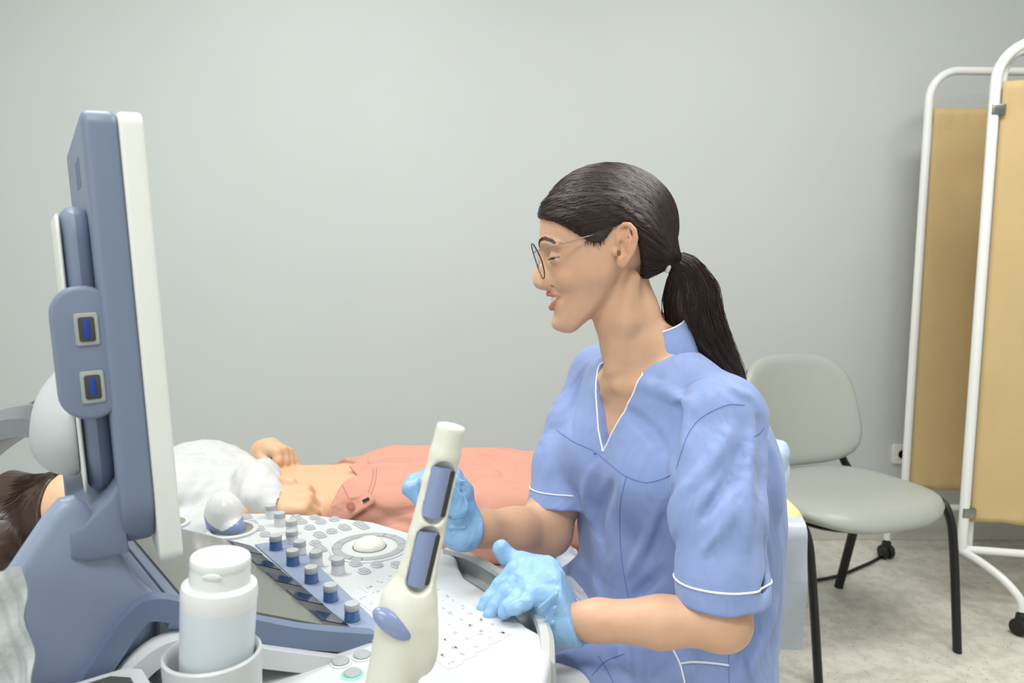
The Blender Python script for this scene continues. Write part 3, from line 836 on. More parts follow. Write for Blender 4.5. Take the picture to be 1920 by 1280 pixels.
# ------------------------------------------------------------------ gel bottle in the cup
m_btl = M('bottle_pale_blue', (206, 216, 222), rough=0.38, var=0.02, sss=0.1)
m_cap = M('bottle_cap_white', (226, 228, 228), rough=0.35, var=0.01)
ba = cup * [1, 1, 0] + [-.003, 0, DZ + .0165]
axb = nrm(np.array([.075, .02, 1.0]))
BM = zaxis_frame(ba, axb)
btl = thing('gel_bottle', ba, 'pale blue gel bottle with white flip cap standing in the console cup', 'bottle')
MB().lathe([(.02, 0), (.0275, .001), (.029, .006), (.0305, .06), (.0318, .132), (.0316, .134), (.026, .134)], BM, 44).build('bottle_body', m_btl, btl)
MB().lathe([(.026, .133), (.0317, .133), (.0322, .138), (.0321, .145), (.0312, .1495), (.0285, .1515), (.025, .152), (.02, .152)], BM, 44).build('bottle_shoulder', m_cap, btl)
cap_ = MB().lathe([(.0246, .151), (.0254, .1515), (.0254, .156), (.0250, .1655), (.0250, .1665), (.0255, .1675), (.0251, .173), (.0245, .1745), (.0235, .1752), (.004, .1752)], BM, 44).build('bottle_cap', m_cap, btl)
fl = BM @ Vector((.002, -.0254, .1655))
MB().sphere(fl[:], (.0085, .0012, .003), 14, 8).build('cap_tab', m_cap, cap_)

# ------------------------------------------------------------------ convex probe in the deck holder
m_pw = M('probe_white', (222, 223, 220), rough=.25, var=.01, coat=.2)
m_pb = M('probe_blue', (128, 146, 186), rough=.3, var=.02)
pc = P(420, 968, 1.29)
S = SDF(np.arange(pc[0] - .045, pc[0] + .045, .0016), np.arange(pc[1] - .045, pc[1] + .045, .0016), np.arange(.735, .85, .0016))
hold = W(-.222, -.128, DZ)
S.chain([hold + [0, 0, .003], pc + [0, 0, -.030], pc + [0, 0, .004]], [.021, .025, .0285], .008)
S.ell(pc + [0, 0, .006], (.0285, .026, .036), k=.008)
v_, f_ = S.mesh(2)
prb = thing('convex_probe', (pc[0], pc[1], v_[:, 2].min()), 'rounded white and blue ultrasound probe standing upright in the deck holder', 'probe')
fc = v_[f_].mean(1)
wm = (fc[:, 2] - pc[2]) > (-.012 + (.55 * np.abs(fc[:, 0] - pc[0] - .006) ** 1.6 / .028 ** .6) * 1.0)
def sub_mesh(name, v_, f_, mask, mat, parent):
    ff = f_[mask]; u_, inv = np.unique(ff, return_inverse=True)
    return obj(name, v_[u_], inv.reshape(ff.shape), mat, parent)
sub_mesh('probe_head', v_, f_, wm, m_pw, prb)
sub_mesh('probe_grip', v_, f_, ~wm, m_pb, prb)

# ------------------------------------------------------------------ wand probe in the foreground
m_wand = M('wand_cream', (226, 226, 213), rough=.4, var=.015)
m_wblue = M('wand_blue', (136, 150, 190), rough=.25, var=.02, coat=.3)
wt = P(847, 796, .700); wm_ = P(793, 1050, .705); wb = P(731, 1300, .715)
wax = nrm(wt - wb); wl = np.linalg.norm(wt - wb)
def WA(px, py):        # point on the wand axis nearest to the picture row
    t = (py - 796) / (1300 - 796); return wt + (wb - wt) * t
toc = nrm(-(ray(800, 1000)) - wax * (-(ray(800, 1000)) @ wax)); rgt = nrm(np.cross(wax, toc)); rgt = -rgt if rgt[0] < 0 else rgt
S = SDF(np.arange(-.20, .03, .0019), np.arange(.57, .79, .0019), np.arange(.76, 1.06, .0019))
pxm = .705 / FPX
prof = [(796, 27.5), (850, 28.5), (900, 30), (1000, 33), (1070, 36), (1100, 41), (1125, 50), (1150, 54), (1175, 51), (1200, 48), (1300, 46)]
for (y0, r0), (y1, r1) in zip(prof[:-1], prof[1:]): S.cone(WA(0, y0), WA(0, y1), r0 * pxm, r1 * pxm, .003)
S.op(lambda X, Y, Z: (X - wt[0]) * wax[0] + (Y - wt[1]) * wax[1] + (Z - wt[2]) * wax[2], (-9, -9, -9), (9, 9, 9), .002, 'and')
S.cone(WA(0, 1128) - rgt * 10 * pxm, WA(0, 1300) - rgt * 3 * pxm, 45 * pxm, 45 * pxm, .006)
S.ell(WA(0, 1195) + rgt * 44 * pxm + toc * 10 * pxm, (.012, .012, .026), k=.012)
slots = [(866, 964), (984, 1090)]
for y0, y1 in slots:
    o = toc * 27 * pxm + rgt * 6 * pxm
    S.cone(WA(0, y0 + 14) + o, WA(0, y1 - 14) + o, .0112, .0112, .002, 'sub')
v_, f_ = S.mesh(2)
wand = thing('wand_probe', (wb[0], wb[1], v_[:, 2].min()), 'cream wand probe with two blue slots standing in the foreground', 'probe')
obj('wand_shell', v_, f_, m_wand, wand)
for y0, y1 in slots:
    o = toc * 9 * pxm + rgt * 0 * pxm
    MB().tube([WA(0, y0 + 4) + o, WA(0, y1 - 4) + o], .0104, 20).build('slot_insert', m_wblue, wand)
    o2 = toc * 11 * pxm + rgt * 15 * pxm
    MB().tube([WA(0, y0 + 8) + o2, WA(0, y1 - 8) + o2], .0055, 14).build('slot_seal', m_gap, wand)
gx = nrm(rgt * .86 - wax * .42); gz = nrm(np.cross(gx, toc))
MB().sphere(WA(0, 1153) - rgt * 24 * pxm + toc * 46 * pxm, (44 * pxm, 19 * pxm, 20 * pxm), 28, 16, (gx, np.cross(gz, gx), gz)).build('grip_band', m_wblue, wand)
# ring that holds the wand on the console edge
MB().lathe([(.031, DZ), (.036, DZ + .002), (.036, DZ + .022), (.033, DZ + .026), (.0285, DZ + .026), (.0285, DZ + .004)], frame(WA(0, 1390) * [1, 1, 0]), 36).build('wand_holder', m_deck, mach)

# ------------------------------------------------------------------ paper towel hanging at the machine's rear corner
m_paper = M('paper_towel', (166, 172, 172), rough=.9, var=.06, scale=60, bump=.6, bscale=160)
V = []; F = []
c00, c10, c01, c11 = P(-70, 1108, .66), P(36, 1060, .67), P(-60, 1420, .60), P(78, 1400, .62)
n = 28
nn = nrm(np.cross(c10 - c00, c01 - c00))
for side in (0, 1):
    for i in range(n + 1):
        for j in range(n + 1):
            a, b = i / n, j / n
            q = (c00 * (1 - a) + c10 * a) * (1 - b) + (c01 * (1 - a) + c11 * a) * b
            o = .004 * math.sin(a * 7 + b * 4) + .003 * math.sin(b * 19 + a * 5) + .002 * math.sin(a * 27 - b * 13)
            if i == n: q = q + (c10 - c00) * .012 * math.sin(b * 15)
            V.append(q + nn * (o + side * .0012))
    for i in range(n):
        for j in range(n):
            k = side * (n + 1) ** 2 + i * (n + 1) + j; f = (k, k + n + 1, k + n + 2, k + 1)
            F.append(f if side else f[::-1])
tag(obj('paper_towel', V, F, m_paper), 'white crumpled paper towel hanging at the left edge beside the blue hood', 'paper towel')
# ------------------------------------------------------------------ head shape shared by the figures
# head coordinates in units HS metres: x back (+) / face (-), y down, c sideways; the face looks along -x
HS = 1.15 / FPX
def head_frame(center, right, up, scale=HS):
    right = nrm(right); up = nrm(np.asarray(up) - right * (np.asarray(up) @ right)); dep = np.cross(up, right)   # right-handed: right x up = -dep
    return dict(c=np.asarray(center, float), r=right, u=up, d=np.cross(right, up) * -1.0, s=scale)
def to_head(fr, X, Y, Z):
    x, y, z = X - fr['c'][0], Y - fr['c'][1], Z - fr['c'][2]
    s = fr['s']; r, u, d = fr['r'], fr['u'], fr['d']
    return (1130 + (x * r[0] + y * r[1] + z * r[2]) / s, 470 - (x * u[0] + y * u[1] + z * u[2]) / s, (x * d[0] + y * d[1] + z * d[2]) / s)
def from_head(fr, x, y, c):
    return fr['c'] + fr['s'] * (fr['r'] * (x - 1130) - fr['u'] * (y - 470) + fr['d'] * c)
_hy = np.array([385, 400, 420, 447, 462, 480, 500, 520, 540, 555, 575, 590, 600, 610, 617, 623.])
_af = np.array([1026, 1018, 1014, 1012, 1014, 1018, 1023, 1026, 1029, 1034, 1038, 1041, 1041, 1043, 1047, 1055.])
_ab = np.array([1205, 1200, 1196, 1190, 1188, 1184, 1176, 1168, 1160, 1152, 1134, 1116, 1104, 1092, 1084, 1074.])
_hw = np.array([80, 84, 87, 89, 90, 90, 88, 84, 72, 65, 57, 51, 46, 41, 34, 22.])
def _smooth_tab(t, sig=7.0):
    yd = np.linspace(385, 623, 239); q = np.interp(yd, _hy, t); w = np.exp(-.5 * ((yd[:, None] - yd[None]) / sig) ** 2)
    q2 = (w * q[None]).sum(1) / w.sum(1); e = np.minimum(np.minimum(yd - 385, 623 - yd) / 14, 1); return q2 * e + q * (1 - e)
_yd = np.linspace(385, 623, 239); _af, _ab, _hw = _smooth_tab(_af, 5), _smooth_tab(_ab), _smooth_tab(_hw)
UP_LIP = [(1028.0, 552, 0), (1028.5, 551, -6), (1031.5, 551, -13), (1036.5, 551.5, -20), (1042.5, 552.5, -26.5), (1049, 552.5, -33)]
UP_R = [4.2, 4.7, 4.4, 3.7, 2.8, 1.3]
LO_LIP = [(1034.5, 577, 0), (1035, 576.5, -7), (1037, 573, -14.5), (1041, 565.5, -21.5), (1045.5, 558.2, -28), (1049, 553.5, -33)]
LO_R = [5.8, 5.7, 5.1, 4.0, 2.7, 1.3]
MOUTH = [(1033, 564, 0), (1033.5, 563.5, -6), (1036, 561.5, -13), (1040, 558.5, -20), (1045, 555, -27)]
MOUTH_R = [5.0, 4.9, 4.3, 3.0, 1.3]
EYE = (1046.5, 482.0, -40.0); EYE_R = 15.5
LID_U = -1.0; LID_L = 4.6
HELIX = [(1149, 466, -93), (1147, 455, -95), (1146, 443, -96), (1149, 431, -98), (1157, 424, -101), (1167, 425, -104), (1175, 434, -106), (1178, 448, -106), (1176, 463, -104), (1171, 477, -101), (1164, 489, -97)]
def chain_d(x, y, c, pts, rad):
    d = None
    for i in range(len(pts) - 1):
        q = d_cone(x, y, c, pts[i], pts[i + 1], rad[i], rad[i + 1]); d = q if d is None else np.minimum(d, q)
    return d
def head_field(x, y, c, mouth=True, lids=0.0, base_only=False):
    cc = -np.abs(c); E = lambda ce, r, A=None: d_ell(x, y, cc, ce, r, A)
    d = d_ell(x, y, cc, (1136, 422, 0), (119, 104, 96))
    yy = np.clip(y, 385, 623)
    af = np.interp(yy, _yd, _af); ab = np.interp(yy, _yd, _ab); w = np.interp(yy, _yd, _hw)
    am = af + (ab - af) * .70
    ra = np.where(x < am, am - af, ab - am); n = 1.92
    g = ((np.abs(x - am) / ra) ** n + (np.abs(cc) / w) ** n) ** (1 / n)
    f = (g - 1) * np.minimum(ra, w) * .8
    f = np.maximum(f, np.maximum(y - 623.5, 385 - y))
    d = smin(d, f, 12)
    if base_only: return d
    # cheekbone, cheek apple, brow, chin
    d = smin(d, E((1064, 522, -50), (13, 13, 11)), 18)
    d = smin(d, E((1048, 606, 0), (13, 14, 17)), 10)
    d = smin(d, chain_d(x, y, cc, [(1017, 458, 0), (1019, 455, -18), (1026, 454, -40), (1042, 460, -62)], [5.5, 6, 6, 5]), 9)
    # eye sockets
    d = smax(d, -E((1019, 481, -41), (19, 11.5, 20)), 9)
    # lids
    ex, ey, ec = EYE
    ball = np.sqrt((x - ex) ** 2 + (y - ey) ** 2 + (cc - ec) ** 2)
    upl = smax(ball - (EYE_R + 1.9), (y - ey) + (x - ex) * .22 - (LID_U + lids), 1.2)
    lol = smax(ball - (EYE_R + 1.5), -((y - ey) - LID_L - (x - ex) * .05), 1.2)
    d = smin(d, upl, 4.0); d = smin(d, lol, 2.8)
    # nose
    ny = np.array([452, 462, 470, 480, 490, 498, 506, 514, 522, 530, 536, 540, 543, 546.])
    an = np.array([1013, 1012.5, 1012, 1010, 1007.5, 1005.5, 1002.5, 1000.2, 999.0, 999.6, 1002, 1006, 1014, 1028.])
    wn = np.array([9, 8, 8, 9, 10.5, 12, 13.5, 15, 16.5, 17, 16.5, 15.5, 14, 12.])
    ya = np.clip(y, 452, 546)
    nf = np.interp(ya, ny, an); nw = np.interp(ya, ny, wn)
    nose = ((nf + 26 * (np.abs(cc) / (nw * 1.55)) ** 1.75) - x) * .62
    nose = np.maximum(nose, np.maximum(y - 545.5, np.maximum(450 - y, x - 1045)))
    d = smin(d, nose, 5)
    d = smin(d, E((1021, 532, -14.5), (11.5, 9, 7.5)), 4)
    d = smax(d, -E((1013.5, 542.5, -7.5), (7.5, 4.2, 3.6)), 2)
    d = smax(d, -chain_d(x, y, cc, [(1031, 522, -21), (1036, 531, -23), (1034, 540, -19)], [.3, .5, .3]), 3)
    # lips and mouth
    if mouth:
        d = smax(d, -E((1045, 555, -42), (8, 9, 11)), 9)
        d = smin(d, chain_d(x, y, cc, UP_LIP, UP_R), 2.4)
        d = smin(d, chain_d(x, y, cc, LO_LIP, LO_R), 2.8)
        d = smax(d, -chain_d(x, y, cc, MOUTH, MOUTH_R), 1.2)
    d = smax(d, -E((1029, 590, 0), (7, 4.5, 22)), 6)
    d = smax(d, -chain_d(x, y, cc, [(1034, 533, -24), (1042, 543, -34), (1049, 553, -40)], [1.2, 1.4, .8]), 6)
    # ear
    ear = E((1160, 460, -95), (16, 33, 6), ((1, 0, .35), (0, 1, 0), (-.35, 0, 1)))
    ear = smin(ear, E((1156, 490, -95), (10, 11, 5)), 6)
    ear = smin(ear, chain_d(x, y, cc, [(1165, 432, -100), (1169, 448, -103), (1167, 465, -102), (1160, 479, -99), (1151, 486, -97)], [3.2, 3.6, 3.6, 3.4, 3.6]), 3)
    ear = smax(ear, -E((1154, 466, -103), (9, 14, 9)), 3)
    ear = smax(ear, -E((1164, 441, -107), (8, 12, 5)), 3)
    ear = smin(ear, chain_d(x, y, cc, HELIX, [3.4, 3.6, 3.9, 4.2, 4.4, 4.5, 4.6, 4.6, 4.5, 4.4, 4.2]), 2)
    ear = smin(ear, E((1144, 473, -93), (5.5, 7, 5)), 3)
    ear = smax(ear, -E((1150, 474, -97), (3.2, 5.2, 9)), 2)
    d = smin(d, ear, 4)
    return d
SKIN = np.array(lin((218, 174, 143)))
LIPC = np.array(lin((196, 112, 104)))
BROWC = np.array(lin((62, 42, 34)))
BROW = [(459, -10), (453, -15), (448.5, -26), (447, -38), (450, -52), (456, -64)]
def head_colors(x, y, c, base=SKIN, mouth=True):
    cc = -np.abs(c); col = np.tile(base, (len(x), 1))
    front = x < 1075
    blush = np.exp(-(((y - 512) / 26) ** 2 + ((cc + 58) / 24) ** 2)) * front * .35
    col = col * (1 - blush[:, None] * np.array([.02, .22, .25]))
    ear = np.clip((-(cc) - 92) / 8, 0, 1) * (x > 1135) * (x < 1185) * .5
    col = col * (1 - ear[:, None] * np.array([.02, .18, .18]))
    if mouth:
        l = np.minimum(chain_d(x, y, cc, UP_LIP, UP_R), chain_d(x, y, cc, LO_LIP, LO_R))
        m = np.clip((1.1 - l) / 1.6, 0, 1)[:, None]; col = col * (1 - m) + LIPC * m
        i = np.clip(1.2 - chain_d(x, y, cc, MOUTH, MOUTH_R), 0, 1)[:, None] * (x > 1034)[:, None]
        col = col * (1 - i * .75) + np.array(lin((120, 50, 48))) * i * .75
    b = None
    for i in range(len(BROW) - 1):
        (y0, c0), (y1, c1) = BROW[i], BROW[i + 1]
        t = np.clip(((y - y0) * (y1 - y0) + (cc - c0) * (c1 - c0)) / ((y1 - y0) ** 2 + (c1 - c0) ** 2), 0, 1)
        q = np.sqrt((y - y0 - t * (y1 - y0)) ** 2 + (cc - c0 - t * (c1 - c0)) ** 2) - (5.2 - 3.4 * (i + t) / (len(BROW) - 1))
        b = q if b is None else np.minimum(b, q)
    bm = np.clip((1.5 - b) / 3.0, 0, 1) * (x < 1060) * .92
    col = col * (1 - bm[:, None]) + BROWC * bm[:, None]
    # dark lash line along the upper lid edge
    ex, ey, ec = EYE
    edge = np.abs((y - ey) + (x - ex) * .22 - LID_U); ball = np.sqrt((x - ex) ** 2 + (y - ey) ** 2 + (cc - ec) ** 2)
    ll = np.clip(1.3 - edge, 0, 1) * (ball < EYE_R + 3.5) * (x < ex + 4)
    col = col * (1 - ll[:, None] * .8) + np.array([.012, .009, .008]) * ll[:, None] * .8
    return col
m_skin = M('skin', (226, 186, 156), rough=.46, spec=.4, var=.05, scale=90, vcol=True, sss=.12, bump=.05, bscale=900)
# ------------------------------------------------------------------ the seated clinician
PSI = math.radians(5)
_c = P(1130, 470, 1.15); _r0 = nrm(ray(1130, 470))
_a = nrm(CR - _r0 * (CR @ _r0)); _u = np.cross(_a, _r0)
if _u[2] < 0: _u = -_u
HA = _a * math.cos(PSI) + _r0 * math.sin(PSI)
HF = head_frame(_c, HA, _u)
if HF['d'] @ _r0 < 0: HF['d'] = -HF['d']
def H(x, y, c): return from_head(HF, x, y, c)

TS = nrm([.505, -.863, 0]); TF = nrm([-.863, -.505, 0])       # torso: side (towards camera), front
TL = [(.46, .250, 1.165, .128, .168), (.52, .250, 1.165, .126, .166), (.60, .250, 1.168, .120, .162), (.70, .252, 1.172, .121, .164), (.80, .248, 1.174, .124, .168),
      (.87, .240, 1.174, .124, .168), (.93, .230, 1.174, .110, .160), (.98, .222, 1.176, .090, .142), (1.01, .215, 1.178, .074, .112), (1.04, .208, 1.18, .050, .062), (1.07, .205, 1.18, .045, .05)]
TLz = [t[0] for t in TL]
def torso_local(X, Y, Z):
    cx = np.interp(Z, TLz, [t[1] for t in TL]); cy = np.interp(Z, TLz, [t[2] for t in TL])
    f = (X - cx) * TF[0] + (Y - cy) * TF[1]; s = (X - cx) * TS[0] + (Y - cy) * TS[1]
    return s, f
def torso_field(X, Y, Z, shrink=0.0):
    s, f = torso_local(X, Y, Z)
    dd = np.interp(Z, TLz, [t[3] for t in TL]) - shrink; ww = np.interp(Z, TLz, [t[4] for t in TL]) - shrink
    n = 2.4
    g = ((np.abs(f) / dd) ** n + (np.abs(s) / ww) ** n) ** (1 / n)
    d = (g - 1) * np.minimum(dd, ww) * .85
    return np.maximum(d, np.maximum(Z - 1.075, .480 - Z))
def TP(s, f, z):
    cx = np.interp(z, TLz, [t[1] for t in TL]); cy = np.interp(z, TLz, [t[2] for t in TL])
    return np.array([cx, cy, z]) + TS * s + TF * f
NSH = P(1356, 782, 1.05); FSH = P(1130, 708, 1.32)           # shoulder joints: near, far
NEL = P(1350, 1163, .955); NWR = P(1066, 1163, 1.0)          # near elbow, wrist
FEL = P(1022, 990, 1.24); FWR = P(868, 990, 1.13)            # far elbow, wrist
hipN = TP(.095, .02, .575); hipF = TP(-.095, .02, .60)
kneN = hipN + TF * .40 + [0, 0, .015]; kneF = hipF + TF * .38 + [0, 0, .035]
ankN = np.array([*(kneN[:2] + TF[:2] * .06), .09]); ankF = np.array([*(kneF[:2] + TF[:2] * .05), .09])

woman = thing('person', (.26, 1.16, 0), 'seated person in blue scrub tunic, glasses, dark ponytail and blue gloves at the console', 'person')

# --- body: one continuous surface, fine around the head
S = SDF(axis((-.20, .006), (.015, .0016), (.27, .004), .42), axis((.80, .006), (1.0, .0035), (1.04, .0017), (1.245, .004), 1.46), axis((.03, .012), (.55, .006), (.80, .004), (.975, .0017), 1.32))
def hf(X, Y, Z):
    x, y, c = to_head(HF, X, Y, Z); return head_field(x, y, c) * HS
S.op(hf, H(1130, 470, 0) - [.118, .1, .135], H(1130, 470, 0) + [.118, .1, .145], 0)
# neck and throat
S.chain([H(1164, 545, 0), H(1176, 590, 0), H(1196, 650, 4), H(1216, 712, 8)], [.044, .0465, .050, .060], .010)
S.chain([H(1180, 520, -62), H(1170, 600, -52), H(1152, 690, -30), H(1138, 738, -6)], [.010, .012, .010, .006], .016)
S.op(lambda X, Y, Z: torso_field(X, Y, Z, .012), (-.1, .8, .44), (.5, 1.5, 1.1), .02)
S.cone(TP(0, -.01, 1.01), NSH, .036, .036, .03); S.cone(TP(0, -.01, 1.01), FSH, .036, .036, .03)
S.cone(TP(.012, .085, .995), TP(.12, .03, 1.005), .007, .007, .014); S.cone(TP(-.012, .085, .995), TP(-.12, .03, 1.005), .007, .007, .014)
# arms
S.chain([NSH, NSH * .6 + NEL * .4, NSH * .3 + NEL * .7, NEL], [.036, .034, .036, .036], .014)
fm = NEL * .62 + NWR * .38
S.chain([NEL, fm + [0, 0, -.002], NWR * .8 + NEL * .2, NWR], [.0305, .0300, .0245, .0215], .014)
S.ell(NEL + np.array([.008, -.002, -.006]), (.027, .025, .025), k=.015)
S.chain([FSH, FEL * .5 + FSH * .5, FEL * .8 + FSH * .2, FEL], [.036, .034, .0385, .0395], .014)
fm2 = FEL * .6 + FWR * .4
S.chain([FEL, fm2 + [0, 0, -.004], FWR * .8 + FEL * .2, FWR], [.036, .0335, .0255, .0225], .014)
S.ell(FEL + np.array([.006, -.004, -.010]), (.034, .032, .032), k=.015)
# legs (inside the trousers)
for hp_, kn, an in ((hipN, kneN, ankN), (hipF, kneF, ankF)):
    S.chain([hp_, kn], [.058, .048], .02); S.chain([kn, an], [.046, .036], .02); S.cone(an, np.array([an[0], an[1], .05]) + TF * .12, .035, .025, .02)
v_, f_ = S.mesh(1)
x, y, c = to_head(HF, v_[:, 0], v_[:, 1], v_[:, 2])
hc = head_colors(x, y, c)
inh = (np.abs(x - 1130) < 170) & (y < 630)
col = np.where(inh[:, None], hc, SKIN)
body = obj('body', v_, f_, m_skin, woman, cols=col)
BODY_BVH = BVHTree.FromPolygons([Vector(q) for q in v_], [tuple(int(i) for i in q) for q in f_])

# --- eyes, lashes, teeth
m_eye = M('eye_white', (226, 222, 216), rough=.12, var=.02)
m_iris = M('iris_brown', (58, 36, 24), rough=.08, var=.1, scale=400)
for sgn in (-1, 1):
    e = H(EYE[0], EYE[1], -sgn * EYE[2]); ax_ = nrm(-HA * .86 - HF['u'] * .34 - HF['d'] * .36)
    fr_ = zaxis_frame(e, ax_); R_ = EYE_R * HS
    pr = [(R_ * math.sin(t), R_ * math.cos(t)) for t in np.linspace(math.pi - .02, .50, 16)]
    eb = MB().lathe(pr, fr_, 28).build('eyeball', m_eye, body)
    pr = [(R_ * 1.012 * math.sin(t), R_ * 1.012 * math.cos(t)) for t in np.linspace(.52, .02, 8)]
    MB().lathe(pr, fr_, 24).build('iris', m_iris, eb)
m_lash = M('lash_black', (22, 16, 14), rough=.5)
lb = MB()
for sgn in (-1, 1):
    for k in range(22):
        a = -1.15 + 2.3 * k / 21
        rr = EYE_R + 1.7
        # along the lid edge, seen from the front
        cc_ = -EYE[2] + rr * math.sin(a) * .98; xx = EYE[0] - rr * math.cos(a) * .97
        yy = EYE[1] + LID_U - (xx - EYE[0]) * .22
        o = np.array([-math.cos(a), .35, math.sin(a)])
        p0 = H(xx, yy, sgn * cc_); p1 = H(xx + o[0] * 3, yy + 1.8, sgn * (cc_ + o[2] * 3)); p2 = H(xx + o[0] * 5.2, yy + 1.8, sgn * (cc_ + o[2] * 5.4))
        lb.tube([p0, p1, p2], [.0005, .0004, .00012], 4)
lb.build('eyelashes', m_lash, body)
tb = MB()
for sgn in (-1, 1):
    for k in range(5):
        cc_ = 3.0 + 5.6 * k; a = min(cc_ / 34, 1)
        xx = 1036.5 + 13 * a * a; yy = 560.0 - 3.0 * a
        p = H(xx, yy, sgn * cc_); tdir = nrm(H(1036 + 13 * ((cc_ + 2) / 34) ** 2, yy, sgn * (cc_ + 2)) - H(1036 + 13 * ((cc_ - 2) / 34) ** 2, yy, sgn * (cc_ - 2)))
        fw = nrm(np.cross(HF['u'], tdir)); hgt = (6.6, 6.0, 6.2, 5.2, 4.8)[k] * HS
        tb.box(p, (5.6 * HS, 4 * HS, hgt * 2.0), (tdir, fw, HF['u']), bevel=1.3 * HS, seg=3)
tb.build('teeth', M('enamel', (244, 240, 230), rough=.2, var=.01), body)
# --- eyebrow hairs
bh = MB()
for sgn in (-1, 1):
    for k in range(150):
        t = RNG.random() * .98; i = t * (len(BROW) - 1); i0 = min(int(i), len(BROW) - 2); f = i - i0
        yb = BROW[i0][0] * (1 - f) + BROW[i0 + 1][0] * f; cb_ = BROW[i0][1] * (1 - f) + BROW[i0 + 1][1] * f
        yb += RNG.uniform(-1, 1) * (4.6 - 3.0 * t); cb_ = -cb_
        def hit(yy, c2):
            o = H(960, yy, sgn * c2); h = BODY_BVH.ray_cast(Vector(o), Vector(HA)); return np.array(h[0]) if h[0] else None
        p0 = hit(yb, cb_); p1 = hit(yb - 2.0 + 4 * t, cb_ + 3.2); p2 = hit(yb - 2.4 + 6 * t, cb_ + 6)
        if p0 is None or p1 is None or p2 is None or np.linalg.norm(p2 - p0) > .015: continue
        bh.tube([p0, p1 - HA * .0006, p2 - HA * .0006], [.00035, .0003, .0001], 3)
bh.build('eyebrows', M('brow_hair', (48, 33, 27), rough=.6), body)

# --- hair: pulled back into a low ponytail
m_hair = M('dark_brown_hair', (52, 35, 26), rough=.42, spec=.5, var=.35, scale=25)
def hair_mat():
    nt = m_hair.node_tree; b = nt.nodes['Principled BSDF']
    b.inputs['Anisotropic'].default_value = .5
hair_mat()
HC = (1140., 424.); HRA, HRB, HRC = 129., 115., 101.
TIE = np.array([1262., 486., 4.])
EDGE = [(1002, 396), (1008, 409), (1020, 413), (1034, 417), (1054, 427), (1076, 440), (1094, 452), (1112, 457), (1128, 448), (1140, 430), (1152, 421), (1170, 424), (1182, 440), (1187, 463), (1194, 492), (1199, 522), (1216, 540), (1240, 552)]
poly = np.array(EDGE + [(1400, 560), (1400, 250), (960, 250)], float)
def poly_sd(x, y, pts):
    d = np.full(np.broadcast(x, y).shape, 1e9, np.float32); ins = np.zeros(d.shape, bool)
    n = len(pts)
    for i in range(n):
        ax, ay = pts[i]; bx, by = pts[(i + 1) % n]
        ex, ey = bx - ax, by - ay
        t = np.clip(((x - ax) * ex + (y - ay) * ey) / (ex * ex + ey * ey), 0, 1)
        d = np.minimum(d, (x - ax - t * ex) ** 2 + (y - ay - t * ey) ** 2)
        cnd = ((ay > y) != (by > y)) & (x < ex * (y - ay) / (ey if ey else 1e-9) + ax)
        ins ^= cnd
    d = np.sqrt(d); return np.where(ins, -d, d)
hl = H(990, 600, -120); hh = H(1300, 290, 120)
S = SDF(np.arange(.02, .275, .0022), np.arange(1.0, 1.27, .0022), np.arange(1.06, 1.34, .0022))
def hair_f(X, Y, Z):
    x, y, c = to_head(HF, X, Y, Z)
    d = d_ell(x, y, c, (HC[0], HC[1], 0), (HRA, HRB, HRC))
    cap_d = d_cone(x, y, c, (1196, 470, 0), tuple(TIE), 62, 17); d = smin(d, cap_d, 16)
    d = smin(d, head_field(x, y, c, base_only=True) - 5.0, 6)
    d = smax(d, poly_sd(x, y, poly).astype(np.float32), 5)
    # combed strands
    ang = np.arctan2(y - TIE[1], x - TIE[0]); a2 = np.arctan2(c - TIE[2], TIE[0] - x + 1)
    d = smax(d, -d_ell(x, y, -np.abs(c), (1160, 458, -108), (23, 42, 16)), 4)
    d = d + .35 * np.sin(ang * 60 + a2 * 9)
    return d * HS
S.op(hair_f, (-9, -9, -9), (9, 9, 9), 0)
hv, hf_ = S.mesh(1)
hv2 = hv
# ponytail core
PT = [(1262, 487, 6), (1284, 505, 12), (1298, 545, 20), (1308, 590, 26), (1327, 632, 30), (1356, 672, 32), (1386, 708, 32), (1412, 748, 30)]
PA = [14, 33, 53, 57, 53, 42, 27, 7]           # half width across
PB_ = [12, 22, 32, 34, 30, 24, 15, 4]
ppts = smooth_path([np.array(q, float) for q in PT], 8); pa = np.interp(np.linspace(0, 1, len(ppts)), np.linspace(0, 1, len(PA)), PA); pb = np.interp(np.linspace(0, 1, len(ppts)), np.linspace(0, 1, len(PB_)), PB_)
def pony_pt(i_f, e, th):
    i = min(int(i_f), len(ppts) - 2); f = i_f - i
    q = ppts[i] * (1 - f) + ppts[i + 1] * f; t = nrm(ppts[i + 1] - ppts[i])
    nn = nrm(np.array([-t[1], t[0], 0])); bb = np.cross(t, nn)
    a = pa[i] * (1 - f) + pa[i + 1] * f; b = pb[i] * (1 - f) + pb[i + 1] * f
    return q + e * (nn * a * math.cos(th) + bb * b * math.sin(th))
hb = MB()
rings = []
for i in range(len(ppts)):
    rings.append([H(*pony_pt(min(i, len(ppts) - 1.001), .9 * (1 + .05 * math.sin(9 * th + i * .2)), th)) for th in [2 * math.pi * k / 40 for k in range(40)]])
hb.loft(rings)
